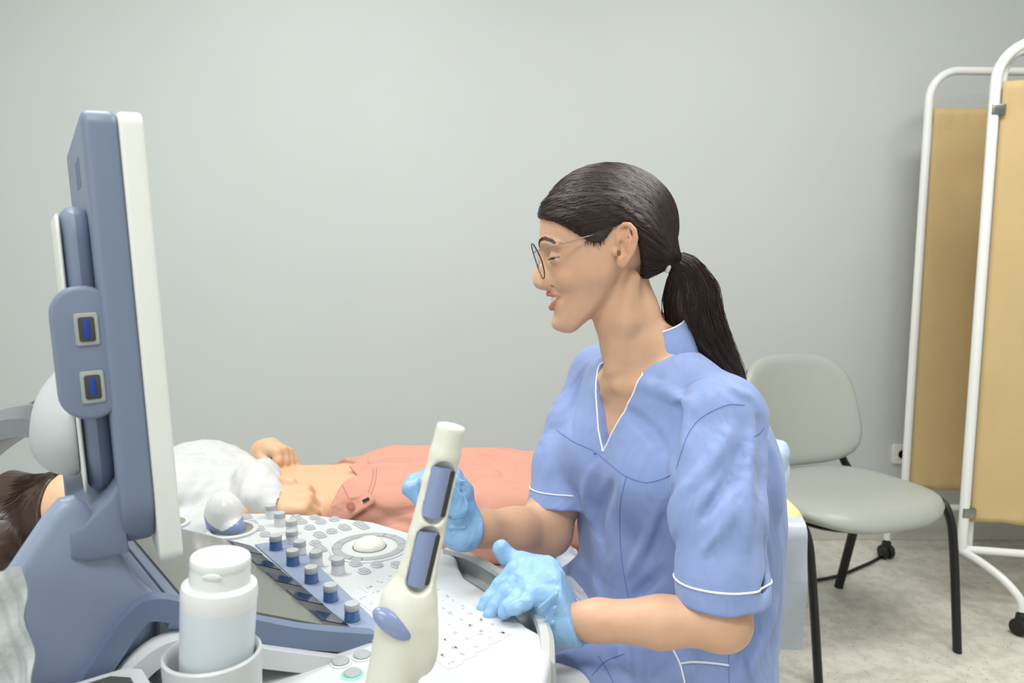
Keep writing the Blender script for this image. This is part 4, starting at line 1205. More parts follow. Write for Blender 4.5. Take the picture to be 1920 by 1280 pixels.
# strands over the cap
HC3 = np.array([HC[0], HC[1], 0.]); HR3 = np.array([HRA, HRB, HRC])
def ell_surf(D): return HC3 + D / np.sqrt(((D / HR3) ** 2).sum(-1, keepdims=True))
def Hn(Q): return HF['c'] + HS * (HF['r'] * (Q[..., 0:1] - 1130) - HF['u'] * (Q[..., 1:2] - 470) + HF['d'] * Q[..., 2:3])
def unit(D): return D / np.linalg.norm(D, axis=-1, keepdims=True)
edge_s = np.array(EDGE, float)
N1 = 1500
t = RNG.random(N1) ** .9 * (len(EDGE) - 4) + 1; i = t.astype(int); f = (t - i)[:, None]
xy = edge_s[i] * (1 - f) + edge_s[np.minimum(i + 1, len(EDGE) - 1)] * f + RNG.normal(size=(N1, 2)) * 1.5
q = np.maximum(1 - ((xy[:, 0] - HC[0]) / HRA) ** 2 - ((xy[:, 1] - HC[1]) / HRB) ** 2, .002)
c_ = HRC * np.sqrt(q) * np.where(np.arange(N1) % 3, -1, 1)
P0 = [np.concatenate([xy, c_[:, None]], 1)[q > .01]]
N2 = 4200
D = unit(RNG.normal(size=(N2, 3))); D[:, 1] = -np.abs(D[:, 1]) + .15 * (RNG.random(N2) < .4); Q = ell_surf(unit(D))
ok = (poly_sd(Q[:, 0], Q[:, 1], poly) < -4) & (Q[:, 0] < 1235)
P0.append(Q[ok]); P0 = np.concatenate(P0); N = len(P0); n = 16
D0 = unit(P0 - HC3); te = np.stack([np.full(N, TIE[0] - HC[0]), np.full(N, TIE[1] - HC[1]), RNG.normal(size=N) * 5], 1); D1 = unit(te)
om = np.arccos(np.clip((D0 * D1).sum(1), -.99, .99))[:, None, None]; T = (np.linspace(0, .985, n))[None, :, None]
DV = (np.sin((1 - T) * om) * D0[:, None] + np.sin(T * om) * D1[:, None]) / np.sin(om)
wy = np.interp(P0[:, 1], [315, 350, 400, 430, 455], [328, 352, 383, 394, 398]); sgc = np.where(P0[:, 2] > 0, 1., -1.)
wc = sgc * HRC * np.sqrt(np.maximum(1 - (18 / HRA) ** 2 - ((wy - HC[1]) / HRB) ** 2, .05))
Dm = unit(np.stack([np.interp(P0[:, 1], [315, 455], [18., 45.]), wy - HC[1], wc], 1))
DB = unit((1 - T) ** 2 * D0[:, None] + 2 * T * (1 - T) * Dm[:, None] * 1.25 + T ** 2 * D1[:, None])
fr_ = np.clip((1140 - P0[:, 0]) / 40, 0, 1)[:, None, None]; DV = unit(DV) * (1 - fr_) + DB * fr_
front = np.clip((1150 - P0[:, 0]) / 60, 0, 1)
bulge = .05 * (1 - front)
DV[..., 1] += (bulge[:, None] * np.sin(math.pi * T[..., 0] ** .78))
Qs = ell_surf(unit(DV)); bl = np.clip((T - .72) / .28, 0, 1) ** 2
end = TIE + RNG.normal(size=(N, 1, 3)) * .8
Qs = Qs * (1 - bl) + end * bl
am = (RNG.normal(size=N) * 1.6)[:, None, None]; ph = (RNG.random(N) * 6)[:, None]
lift = RNG.uniform(-.4, 2.0, N)[:, None, None]
Qs = Qs + unit(Qs - HC3) * (lift * (1 - .6 * bl) + am * .25 * np.sin(math.pi * T))
Qs[..., 1] += am[..., 0] * np.sin(T[..., 0] * 5 + ph) * .6
for _ in range(4):
    W3 = Hn(Qs); dd = S.sample(W3.reshape(-1, 3)).reshape(Qs.shape[:2]) / HS
    tgt = np.clip(lift[..., 0] * .6 + .5, .1, 1.7) * np.ones_like(dd)
    mv = np.clip(tgt - dd, -4, 6) * (T[..., 0] < .93)
    Qs = Qs + unit(Qs - HC3) * mv[..., None] * .8
earz = (((Qs[..., 0] - 1160) / 20) ** 2 + ((Qs[..., 1] - 463) / 40) ** 2 < 1).any(1)
cheek = ((poly_sd(Qs[..., 0], Qs[..., 1], poly) > 3) & (np.abs(Qs[..., 2]) > 40)).any(1)
Qs = Qs[~(earz | cheek)]
wd = np.full(n, .00042); wd[0] = .00015
sv, sf = strand_mesh(Hn(Qs), wd)
# ponytail strands
N = 1700; n = 16
pp = np.array(ppts); tt = np.empty_like(pp); tt[:-1] = pp[1:] - pp[:-1]; tt[-1] = tt[-2]; tt = unit(tt)
nn_ = unit(np.stack([-tt[:, 1], tt[:, 0], np.zeros(len(tt))], 1)); bb_ = np.cross(tt, nn_)
e = np.sqrt(RNG.random(N)) * 1.02; th = RNG.uniform(0, 2 * math.pi, N); fly = np.where(RNG.random(N) < .06, RNG.normal(size=N) * .28, 0)
e1 = e * RNG.uniform(.75, 1.12, N); th1 = th + RNG.normal(size=N) * .5; L = RNG.uniform(.72, 1., N); ph = RNG.random(N) * 6
T = np.linspace(0, 1, n)[None] * L[:, None]
ee = e[:, None] + (e1 - e)[:, None] * T + fly[:, None] * T * T + .06 * np.sin(T * 9 + ph[:, None]); an = th[:, None] + (th1 - th)[:, None] * T + .12 * np.sin(T * 7 + ph[:, None])
ix = T * (len(pp) - 1.001); i = ix.astype(int); f = ix - i
lerp = lambda A: A[i] * (1 - f)[..., None] + A[i + 1] * f[..., None]
Qs = lerp(pp) + ee[..., None] * (lerp(nn_) * (lerp(pa[:, None]) * np.cos(an)[..., None]) + lerp(bb_) * (lerp(pb[:, None]) * np.sin(an)[..., None]))
pv, pf = strand_mesh(Hn(Qs), np.array([.00045] * 12 + [.0004, .0003, .0002, .0001]))
# baby hairs at the nape and the sideburn
bbs = []
for k in range(90):
    if k < 0: b0 = np.array([RNG.uniform(1198, 1240), RNG.uniform(526, 550), 0.]); dr = np.array([-.5, .6])
    else: b0 = np.array([RNG.uniform(1090, 1124), RNG.uniform(446, 455), 0.]); dr = np.array([.1, 1.])
    ln = RNG.uniform(5, 14); pts = []
    for j in range(4):
        xx, yy = b0[:2] + dr * ln * j / 3 + RNG.normal(size=2) * .5
        h = BODY_BVH.ray_cast(Vector(H(xx, yy, -260)), Vector(HF['d']))
        if h[0] is None: pts = None; break
        pts.append(np.array(h[0]) - HF['d'] * .0006)
    if pts: bbs.append(pts)
bv, bf = strand_mesh(np.array(bbs), [.0002, .00018, .00014, .00008])
V_ = [hv, np.array(hb.v), sv, pv, bv]; offs = np.cumsum([0] + [len(q) for q in V_])
F_ = np.concatenate([hf_, np.array([q for q in hb.f if len(q) == 4]) + offs[1], sf + offs[2], pf + offs[3], bf + offs[4]])
hair = obj('hair', np.concatenate(V_), F_, m_hair, woman)
tiepts = [H(TIE[0] + 5 + 4 * math.sin(a) , TIE[1] + 2 + 15 * math.cos(a), TIE[2] + 3 + 14 * math.sin(a)) for a in np.linspace(0, 2 * math.pi, 28)]
MB().tube(tiepts, .0028, 8).build('hair_tie', m_darkp, hair)
pcp = smooth_path([H(1248, 510, -12), H(1250, 503, -18), H(1253, 497, -20)], 4)
MB().tube(pcp, [.0018, .0032, .0036, .0036, .0034, .0032, .0030, .002, .001], 8).build('hair_clip', m_plastic, hair)

# --- glasses
m_wire = M('steel_wire', (176, 164, 158), rough=.25, metal=.9)
m_rimd = M('rim_dark', (66, 46, 46), rough=.3, metal=.4)
def lens_glass():
    m = bpy.data.materials.new('spectacle_lens'); m.use_nodes = True; nt = m.node_tree
    for n in list(nt.nodes): nt.nodes.remove(n)
    o = nt.nodes.new('ShaderNodeOutputMaterial'); mx = nt.nodes.new('ShaderNodeMixShader'); t = nt.nodes.new('ShaderNodeBsdfTransparent'); g = nt.nodes.new('ShaderNodeBsdfGlossy')
    g.inputs['Roughness'].default_value = .03; t.inputs[0].default_value = (.97, .98, .98, 1)
    mx.inputs[0].default_value = .07; nt.links.new(t.outputs[0], mx.inputs[1]); nt.links.new(g.outputs[0], mx.inputs[2]); nt.links.new(mx.outputs[0], o.inputs[0]); return m
m_lens = lens_glass()
gl = tag(bpy.data.objects.new('glasses', None), None); COL.objects.link(gl)
gl.parent = woman; gl.location = Vector(H(1010, 490, 0)) - world_loc(woman)
def lens_pt(a, r=1.0, sg=-1):
    dy = 32 * math.sin(a) * r; dc = 33 * math.cos(a) * r
    cc_ = 38 + dc; yy = 489 + dy
    xx = 1008 + dy * .33 + (dc / 33) ** 2 * 2 + dc * .16
    return H(xx, yy, sg * cc_)
for sg in (-1, 1):
    pts = [lens_pt(a, 1, sg) for a in np.linspace(0, 2 * math.pi, 41)]
    MB().tube(pts, .00085, 8).build('rim', m_rimd, gl)
    ring = [lens_pt(a, .99, sg) for a in np.linspace(0, 2 * math.pi, 40, endpoint=False)]
    cen = lens_pt(0, 0, sg)
    th = -HA * .0012
    b = MB(); b.add([cen] + ring + [cen + th] + [q + th for q in ring], [(0, 1 + k, 1 + (k + 1) % 40) for k in range(40)] + [(41, 42 + (k + 1) % 40, 42 + k) for k in range(40)]); b.build('lens', m_lens, gl)
    hinge = lens_pt(-.65, 1.0, sg)
    MB().tube(smooth_path([hinge, H(1019, 467, sg * 76), H(1040, 461, sg * 86), H(1080, 449, sg * 94), H(1118, 438, sg * 99), H(1146, 428, sg * 100)], 6), .0009, 8).build('temple', m_wire, gl)
    MB().tube([lens_pt(math.pi - .2, 1, sg), H(1014, 497, sg * 9)], .0006, 6).build('nose_pad_arm', m_wire, gl)
    MB().sphere(H(1014, 499, sg * 9.5), (.002, .002, .0042), 10, 8).build('nose_pad', m_plastic, gl)
MB().tube(smooth_path([lens_pt(math.pi + .45, 1, -1), H(1005, 470, -3), H(1005, 470, 3), lens_pt(math.pi + .45, 1, 1)], 5), .0009, 8).build('bridge', m_wire, gl)
# ------------------------------------------------------------------ the clinician's clothes
m_scrub = M('scrub_blue', (139, 159, 208), rough=.72, spec=.3, var=.05, scale=8, bump=.10, bscale=1400, sheen=.15)
wrinkle(m_scrub, 10, .42, .010)
m_pipe = M('white_piping', (240, 242, 246), rough=.6, var=.02)
m_seam = M('seam_thread', (104, 128, 190), rough=.8)
m_trou = M('white_cotton', (236, 235, 236), rough=.75, var=.04, scale=10, bump=.12, bscale=900)

wrinkle(m_trou, 14, .5, .010)
def tunic_sleeve(S, pts, rad, end, axis_, k):
    """sleeve: tapered tube cut at the hem and hollow at its mouth"""
    lo = np.min(pts, 0) - .09; hi = np.max(pts, 0) + .09
    def fn(X, Y, Z):
        d = None
        for i in range(len(pts) - 1):
            q = d_cone(X, Y, Z, pts[i], pts[i + 1], rad[i], rad[i + 1]); d = q if d is None else smin(d, q, .015)
        pl = (X - end[0]) * axis_[0] + (Y - end[1]) * axis_[1] + (Z - end[2]) * axis_[2]
        inn = d + .011
        return smax(np.maximum(d, -np.maximum(inn, -(pl + .045))), pl, .003)
    S.op(fn, lo, hi, k)
NS = [NSH + [0, 0, -.004], P(1347, 868, 1.03), P(1345, 960, 1.00), P(1355, 1092, .972), P(1360, 1150, .962)]
NSR = [.058, .0585, .0585, .0535, .0525]
NS_end = P(1360, 1128, .964); NS_ax = nrm(nrm(NS[-1] - NS[2]) * .25 + np.array([0, 0, -.75]))
FS = [FSH + [0, 0, -.004], P(1090, 800, 1.300), P(1069, 872, 1.278), P(1050, 985, 1.250)]
FSR = [.056, .056, .057, .057]
FS_end = P(1052, 946, 1.255); FS_ax = nrm([-.04, -.12, -1])
def vhalf(z): return np.interp(z, [.906, .912, .935, .965, .99, 1.01, 1.09], [0, .004, .0155, .031, .043, .049, .053])

S = SDF(np.arange(-.02, .44, .003), np.arange(.835, 1.45, .003), np.arange(.485, 1.09, .003))
BIG = ((-9, -9, -9), (9, 9, 9))
S.op(lambda X, Y, Z: torso_field(X, Y, Z, -.002), *BIG)
for sg in (-1, 1): S.ell(TP(sg * .070, .080, .874), (.058, .052, .058), k=.045)
S.cone(TP(.03, -.015, .998), NSH + [0, 0, .002], .046, .055, .02); S.cone(TP(-.03, -.015, .998), FSH + [0, 0, .002], .046, .054, .02)
S.ell(TP(.03, -.085, .84), (.075, .07, .12), k=.05)
tunic_sleeve(S, FS, FSR, FS_end, FS_ax, .012)
tunic_sleeve(S, NS, NSR, NS_end, NS_ax, .012)
# skirt of the tunic over the thighs
def thigh(h, k_, L, r0, r1):
    a = h + TF * .01; b = h + (k_ - h) / np.linalg.norm(k_ - h) * L
    ax_ = nrm(k_ - h)
    def fn(X, Y, Z):
        d = d_cone(X, Y, Z, a, b + ax_ * .1, r0, r1)
        pl = (X - b[0]) * ax_[0] + (Y - b[1]) * ax_[1] + (Z - b[2]) * ax_[2]
        return smax(d, pl, .004)
    S.op(fn, np.minimum(a, b) - .2, np.maximum(a, b) + .2, .03)
thigh(hipN, kneN, .235, .090, .086); thigh(hipF, kneF, .10, .090, .082)
S.op(lambda X, Y, Z: waves(X, Y, Z * .5, 3, 30, 5) * .0016 + waves(X, Y, Z * .4, 8, 95, 4) * .0010, *BIG, mode='off')
v_, f_ = S.mesh(0)
bv0 = BVHTree.FromPolygons([Vector(q) for q in v_], [tuple(q) for q in f_.tolist()])
def on_tunic(bvh, x, y, lift=0.0):
    r = nrm(ray(x, y)); h = bvh.ray_cast(Vector(CAMP), Vector(r))
    return None if h[0] is None else np.array(h[0]) - r * lift
def crease(pts, r, k, mode):
    q = [on_tunic(bv0, *p) for p in pts]; q = [a for a in q if a is not None]
    if len(q) < 2: return
    q = smooth_path(q, 3); n = len(q); amp = r * 1.15 * (1 if mode == 'sub' else -1)
    lo = np.min(q, 0) - r * 3; hi = np.max(q, 0) + r * 3
    def fn(X, Y, Z):
        best = None; tt = None
        for i in range(n - 1):
            a = q[i].astype(np.float32); ab = (q[i + 1] - q[i]).astype(np.float32)
            t = np.clip(((X - a[0]) * ab[0] + (Y - a[1]) * ab[1] + (Z - a[2]) * ab[2]) / (float(ab @ ab) + 1e-9), 0, 1)
            d2 = (X - a[0] - t * ab[0]) ** 2 + (Y - a[1] - t * ab[1]) ** 2 + (Z - a[2] - t * ab[2]) ** 2
            u_ = (i + t) / (n - 1)
            if best is None: best, tt = d2, u_
            else:
                m = d2 < best; best = np.where(m, d2, best); tt = np.where(m, u_, tt)
        return amp * np.exp(-best / (r * .72) ** 2) * np.sin(np.pi * np.clip(tt, .02, .98)) ** .6
    S.op(fn, lo, hi, mode='off')
for pts, r, mode in [
    ([(1284, 732), (1272, 775), (1262, 830), (1264, 885)], .013, 'sub'),
    ([(1300, 742), (1290, 790), (1284, 850)], .010, 'add'),
    ([(1205, 722), (1250, 735), (1300, 765)], .012, 'add'),
    ([(1170, 770), (1215, 800), (1250, 850)], .010, 'sub'),
    ([(1090, 700), (1075, 760), (1070, 810)], .008, 'sub'),
    ([(1150, 905), (1125, 960), (1128, 1020)], .012, 'sub'),
    ([(1120, 870), (1098, 930), (1110, 985)], .010, 'add'),
    ([(1265, 905), (1240, 980), (1215, 1060)], .012, 'sub'),
    ([(1245, 940), (1215, 1010), (1180, 1075)], .010, 'add'),
    ([(1268, 1010), (1235, 1075), (1190, 1120)], .010, 'sub'),
    ([(1370, 800), (1345, 850), (1300, 905), (1275, 930)], .012, 'add'),
    ([(1395, 830), (1370, 900), (1310, 980)], .010, 'sub'),
    ([(1412, 800), (1402, 900), (1400, 980), (1398, 1040)], .010, 'add'),
    ([(1380, 950), (1345, 1005), (1315, 1040)], .009, 'add'),
    ([(1360, 985), (1340, 1020), (1325, 1045)], .006, 'sub'),
    ([(1424, 770), (1432, 850), (1430, 940)], .011, 'sub'),
    ([(1440, 830), (1455, 900), (1460, 965)], .012, 'add'),
    ([(1436, 1000), (1442, 1060), (1430, 1120)], .010, 'sub'),
    ([(1452, 1130), (1432, 1190), (1400, 1275)], .011, 'add'),
    ([(1425, 1150), (1405, 1210), (1372, 1270)], .010, 'sub'),
    ([(1150, 1210), (1185, 1240), (1235, 1278)], .009, 'sub'),
    ([(1120, 1215), (1160, 1255), (1190, 1279)], .009, 'add'),
    ([(1340, 700), (1380, 730), (1410, 745)], .008, 'add'),
]: crease(pts, r, .016, mode)
# neck opening and V
def vcut(X, Y, Z):
    s, f = torso_local(X, Y, Z)
    return np.maximum(np.maximum(np.abs(s) - vhalf(Z), -f), .90 - Z)
S.op(vcut, (-.1, .9, .895), (.5, 1.4, 1.1), .002, 'sub')
S.cone(TP(0, -.004, 1.0), TP(0, .0, 1.12), .060, .068, .004, 'sub')
v_, f_ = S.mesh(1)
lab = keep_largest(v_, f_); big = np.bincount(lab).argmax(); ok = (lab[f_] == big).all(1); ff = f_[ok]; u_, inv = np.unique(ff, return_inverse=True); v_ = v_[u_]; f_ = inv.reshape(ff.shape)
tunic = obj('tunic', v_, f_, m_scrub, woman)
TB = BVHTree.FromPolygons([Vector(q) for q in v_], [tuple(q) for q in f_.tolist()])
# collar band
Bc = np.array([.207, 1.180]); rings = []; topl = []; outl = []
for th in np.radians(np.linspace(41, 319, 53)):
    tt_ = min(th, 2 * math.pi - th); dirv = TF[:2] * math.cos(th) + TS[:2] * math.sin(th)
    zb = 1.016 + .032 * (1 - math.cos(tt_)) / 2; h = .046 * min(1, max(0.02, (tt_ - math.radians(41)) / math.radians(30))) ** .55
    b0 = np.array([*(Bc + dirv * .072), zb - .006]); b1 = np.array([*(Bc + dirv * .0585 + np.array([-.007, -.001])), zb + h]); mid = (b0 + b1) / 2 + np.array([*(dirv * .001), 0])
    i0 = np.array([*dirv, 0]) * .003
    rings.append([b0, mid, b1, b1 - i0, mid - i0, b0 - i0]); topl.append(b1 - i0 * .5)
MB().loft(rings).build('collar', m_scrub, tunic)
pipes = [(topl, .0013)]
for sg in (-1, 1):
    pts = []
    for z in np.linspace(.903, 1.017, 26):
        o = TP(sg * (float(vhalf(z)) + .0016), .3, z); h = TB.ray_cast(Vector(o), Vector(-TF), .5)
        if h[0] is not None: pts.append(np.array(h[0]) + TF * .0004)
    end = topl[0] if sg > 0 else topl[-1]
    pts.append(end); pipes.append((smooth_path(pts, 2), .0013))
def ring_on(center, ax_, rout, bvh, n=48, lift=.0005):
    x = nrm(np.cross(ax_, [0, 1, .2])); y = np.cross(ax_, x); out = []
    for k in range(n + 1):
        a = 2 * math.pi * k / n; d = x * math.cos(a) + y * math.sin(a)
        h = bvh.ray_cast(Vector(center + d * rout), Vector(-d), rout)
        if h[0] is not None and (np.linalg.norm(np.array(h[0]) - center) < rout * .93): out.append(np.array(h[0]) + d * lift)
    return out
q = ring_on(NS_end - NS_ax * .026, NS_ax, .085, TB); q = [a for a in q if np.linalg.norm(a - NS_end + NS_ax * .026) < .064]; pipes.append((q, .0013))
q = ring_on(FS_end - FS_ax * .024, FS_ax, .075, TB)
cq = FS_end - FS_ax * .024
q = [a for a in q if np.linalg.norm(a - cq) < .060]; 
if len(q) > 3: pipes.append((q, .0011))
def surf_line(mb, pts, r, bvh=TB, n=10, lift=.0004):
    dense = smooth_path([np.array(p, float) for p in pts], n); out = []
    for p in dense:
        h = on_tunic(bvh, p[0], p[1], lift)
        if h is None: continue
        if out and np.linalg.norm(h - out[-1]) > .02:
            if len(out) > 2: mb.tube(out, r, 6)
            out = []
        out.append(h)
    if len(out) > 2: mb.tube(out, r, 6)
pip = MB(); surf_line(pip, [(1256, 1208), (1266, 1225), (1276, 1247), (1284, 1280)], .0013)
pip.build('piping', m_pipe, tunic)
pip = MB(); surf_line(pip, [(1276, 1244), (1300, 1241), (1335, 1243), (1366, 1247)], .0013)
pip.build('piping', m_pipe, tunic)
for q_, r_ in pipes: MB().tube(q_, r_, 8).build('piping', m_pipe, tunic)
sm = MB()
for pts in ([(1044, 806), (1060, 818), (1077, 829), (1113, 845), (1141, 868), (1173, 892), (1210, 904), (1240, 898), (1258, 890)],
            [(1174, 894), (1164, 940), (1162, 985), (1166, 1052), (1180, 1128)], [(1396, 759), (1368, 758), (1343, 767), (1315, 783), (1295, 805), (1282, 834), (1268, 880)],
            [(1366, 1210), (1367, 1280)], [(1110, 1266), (1135, 1240), (1170, 1226)], [(1122, 1230), (1135, 1250), (1150, 1280)], [(1414, 818), (1424, 812), (1432, 802)]):
    surf_line(sm, pts, .0007, lift=.0001)
sm.build('seams', m_seam, tunic)
MB().sphere(on_tunic(TB, 1115, 849, .001), (.002, .002, .002), 10, 8).build('neck_button', m_seam, tunic)

# --- trousers and shoes
S = SDF(np.arange(-.24, .40, .006), np.arange(.80, 1.42, .006), np.arange(.02, .70, .006))
S.op(lambda X, Y, Z: np.maximum(torso_field(X, Y, Z, .025), Z - .60), *BIG)
for h, k_, a in ((hipN, kneN, ankN), (hipF, kneF, ankF)):
    S.chain([h, h * .5 + k_ * .5, k_], [.068, .074, .066], .03); S.chain([k_, a], [.064, .056], .03)
S.op(lambda X, Y, Z: waves(X, Y, Z, 5, 50, 5) * .005 + waves(X, Y, Z, 6, 130, 4) * .002 + (np.abs(X) * 0), *BIG, mode='off')
S.op(lambda X, Y, Z: .065 - Z + 0 * X + 0 * Y, *BIG, mode='and')
v_, f_ = S.mesh(2)
obj('trousers', v_, f_, m_trou, woman)
for a in (ankN, ankF):
    S = SDF(np.arange(a[0] - .22, a[0] + .12, .006), np.arange(a[1] - .2, a[1] + .12, .006), np.arange(-.006, .11, .006))
    S.chain([np.array([a[0], a[1], .045]) - TF * .03, np.array([a[0], a[1], .042]) + TF * .06, np.array([a[0], a[1], .035]) + TF * .15], [.042, .044, .036], .02)
    S.op(lambda X, Y, Z: .002 - Z + 0 * X + 0 * Y, *BIG, mode='and')
    v_, f_ = S.mesh(2); obj('shoe', v_, f_, m_plastic, woman)

# --- gloves
m_glove = M('nitrile_blue', (148, 191, 231), rough=.42, spec=.45, var=.06, scale=30, bump=.25, bscale=150)
wrinkle(m_glove, 34, .28, .003, 1.2, (1, 1, 1))
def glove(name, box_lo, box_hi, build, label, seed):
    S = SDF(np.arange(box_lo[0], box_hi[0], .0018), np.arange(box_lo[1], box_hi[1], .0018), np.arange(box_lo[2], box_hi[2], .0018))
    build(S)
    v_, f_ = S.mesh(1)
    return tag(obj(name, v_, f_, m_glove, woman), label)
def near_glove(S):
    fa = nrm(NWR - NEL)
    cuff0 = P(1086, 1163, .993)
    # cuff and wrist
    S.chain([cuff0, P(1062, 1160, .998), P(1040, 1128, 1.002), P(1020, 1095, 1.006)], [.0320, .0285, .0290, .0270], .012)
    S.ell(P(1042, 1172, .992), (.026, .022, .022), k=.012)
    # palm as a flattened slab between wrist and knuckles
    kn = [P(968, 1068, 1.028), P(976, 1082, 1.010), P(988, 1098, .994), P(1000, 1114, .980)]
    wr = [P(1030, 1078, 1.024), P(1032, 1090, 1.010), P(1034, 1106, .998), P(1036, 1122, .988)]
    for a, b in zip(wr, kn): S.cone(a, b, .0165, .0125, .010)
    S.cone(P(1024, 1062, 1.026), P(985, 1060, 1.03), .014, .0125, .012)
    # fingers
    fing = [([kn[0], P(938, 1098, 1.022), P(916, 1126, 1.014), P(906, 1140, 1.010)], [.0118, .0108, .0098, .0088]),
            ([kn[1], P(948, 1112, 1.000), P(928, 1138, .994), P(919, 1152, .990)], [.0118, .0110, .0100, .0088]),
            ([kn[2], P(968, 1122, .983), P(952, 1138, .977), P(944, 1147, .974)], [.0114, .0106, .0098, .0086]),
            ([kn[3], P(984, 1130, .970), P(968, 1139, .966), P(958, 1142, .966)], [.0104, .0096, .0088, .0078])]
    for p, r in fing: S.chain(p, r, .0035)
    th = [P(1012, 1062, 1.038), P(978, 1052, 1.052), P(952, 1044, 1.056), P(940, 1028, 1.054)]
    S.chain(th, [.0150, .0118, .0112, .0098], .007)
    S.ell(P(938, 1028, 1.053), (.0095, .0098, .0118), k=.004)
    # wrinkles across the wrist
    for i in range(7):
        y0 = 1100 + i * 13
        S.cone(P(1046 - i * 2, y0, .962), P(1006 + i * 5, y0 + 26, .962), .003, .0022, .005, 'add' if i % 2 else 'sub')
    S.op(lambda X, Y, Z: waves(X, Y, Z, 21, 170, 5) * .0010 + waves(X, Y, Z, 22, 420, 4) * .0004, (-9, -9, -9), (9, 9, 9), mode='off')
    pl0 = P(1081, 1163, .993); ax_ = nrm(-fa + np.array([0, 0, .25]))
    def cut(X, Y, Z): return (X - pl0[0]) * ax_[0] + (Y - pl0[1]) * ax_[1] + (Z - pl0[2]) * ax_[2]
    S.op(cut, (-9, -9, -9), (9, 9, 9), .002, 'and')
lo = P(895, 1215, 1.0); hi = P(1100, 1010, 1.0)
glove('glove', (lo[0] - .02, .88, lo[2] - .03), (hi[0] + .02, 1.10, hi[2] + .05), near_glove, 'blue nitrile glove on the near hand resting on the console handle', 1)
fa = nrm(NWR - NEL)
def far_glove(S):
    S.chain([P(884, 990, 1.135), P(868, 990, 1.130), P(856, 962, 1.125), P(853, 925, 1.12)], [.031, .0285, .0265, .026], .012)
    S.ell(P(862, 1003, 1.12), (.024, .02, .018), k=.012)
    kn = [P(852, 892, 1.165), P(851, 893, 1.142), P(850, 897, 1.12), P(848, 903, 1.10)]
    wr = [P(856, 950, 1.145), P(856, 952, 1.132), P(856, 955, 1.12), P(856, 958, 1.11)]
    for a, b in zip(wr, kn): S.cone(a, b, .0175, .0125, .010)
    for i, k_ in enumerate(kn):
        z0 = 1.165 - .0215 * i; dy = 4 * i
        S.chain([k_, P(806 - 2 * i, 889 + dy, z0), P(777 - 3 * i, 901 + dy * 1.2, z0 - .002), P(788, 925 + dy, z0 - .004), P(806, 938 + dy, z0 - .004)], [.0120, .0108, .0104, .0098, .0085], .0035)
    S.chain([P(858, 950, 1.09), P(838, 920, 1.075), P(815, 905, 1.07), P(795, 905, 1.07)], [.016, .0125, .0112, .0098], .006)
    for i in range(5):
        S.cone(P(872, 900 + i * 22, 1.095), P(842, 908 + i * 20, 1.095), .0025, .002, .004, 'sub' if i % 2 else 'add')
    S.op(lambda X, Y, Z: waves(X, Y, Z, 31, 170, 5) * .0010 + waves(X, Y, Z, 32, 420, 4) * .0004, (-9, -9, -9), (9, 9, 9), mode='off')
    pl0 = P(884, 990, 1.13); ax_ = nrm(FEL - FWR)
    S.op(lambda X, Y, Z: (X - pl0[0]) * ax_[0] + (Y - pl0[1]) * ax_[1] + (Z - pl0[2]) * ax_[2], (-9, -9, -9), (9, 9, 9), .002, 'and')
lo = P(745, 1040, 1.12); hi = P(910, 860, 1.12)
glove('glove', (lo[0] - .02, 1.01, lo[2] - .02), (hi[0] + .02, 1.22, hi[2] + .03), far_glove, 'blue nitrile glove on the far hand raised behind the wand', 2)
# rolled cuff edges
def cuff(center, ax_, r0, seed):
    x = nrm(np.cross(ax_, [0, 1, .2])); y = np.cross(ax_, x)
    return [center + (x * math.cos(a) + y * math.sin(a)) * (r0 + .0015 * math.sin(a * 3 + seed)) + ax_ * .002 * math.sin(a * 4 + seed) for a in np.linspace(0, 2 * math.pi, 40)]

# ------------------------------------------------------------------ stool
stc = TP(0, -.02, .5)
stool = thing('stool', (stc[0], stc[1], 0), 'round light grey clinic stool under the seated person', 'stool')
MB().lathe([(.05, .415), (.165, .418), (.185, .43), (.188, .452), (.178, .470), (.14, .478), (.01, .478)], frame((stc[0], stc[1], 0)), 40).build('stool_seat', m_vinyl, stool)
MB().lathe([(.03, .08), (.03, .25), (.022, .25), (.022, .415)], frame((stc[0], stc[1], 0)), 20).build('stool_column', m_alu, stool)
for k in range(5):
    a = 2 * math.pi * k / 5 + .3; e = np.array([stc[0] + .27 * math.cos(a), stc[1] + .27 * math.sin(a), .075])
    MB().tube([np.array([stc[0], stc[1], .10]), e], [.022, .015], 10).build('stool_leg', m_alu, stool)
    MB().lathe([(.012, -.016), (.028, -.014), (.028, .014), (.012, .016)], zaxis_frame((e[0], e[1], .03), (-math.sin(a), math.cos(a), 0)), 16).build('stool_castor', m_rub, stool)
# ------------------------------------------------------------------ examination couch
m_couch = M('couch_vinyl_cream', (226, 214, 176), rough=.5, var=.03)
m_sheet = M('couch_paper', (206, 208, 206), rough=.8, var=.05, scale=14, bump=.3, bscale=60)
m_film = M('plastic_film', (192, 199, 210), rough=.3, var=.08, scale=12, bump=.5, bscale=45)
m_steel = M('couch_leg_steel', (170, 172, 172), rough=.35, metal=.8)
CX0, CX1, CY0, CY1, CZ = -1.50, .54, 1.50, 2.16, .485
couch = thing('exam_couch', ((CX0 + CX1) / 2, (CY0 + CY1) / 2, 0), 'examination couch with cream padding under a white sheet along the back', 'couch')
MB().prism(rrect(CX1 - CX0, CY1 - CY0, .06), CZ - .075, CZ - .004, frame(((CX0 + CX1) / 2, (CY0 + CY1) / 2, 0)), bevel=.022, seg=4).build('mattress', m_couch, couch)
MB().prism(rrect(CX1 - CX0 - .1, CY1 - CY0 - .1, .03), CZ - .115, CZ - .070, frame(((CX0 + CX1) / 2, (CY0 + CY1) / 2, 0)), bevel=.005).build('couch_frame', m_steel, couch)
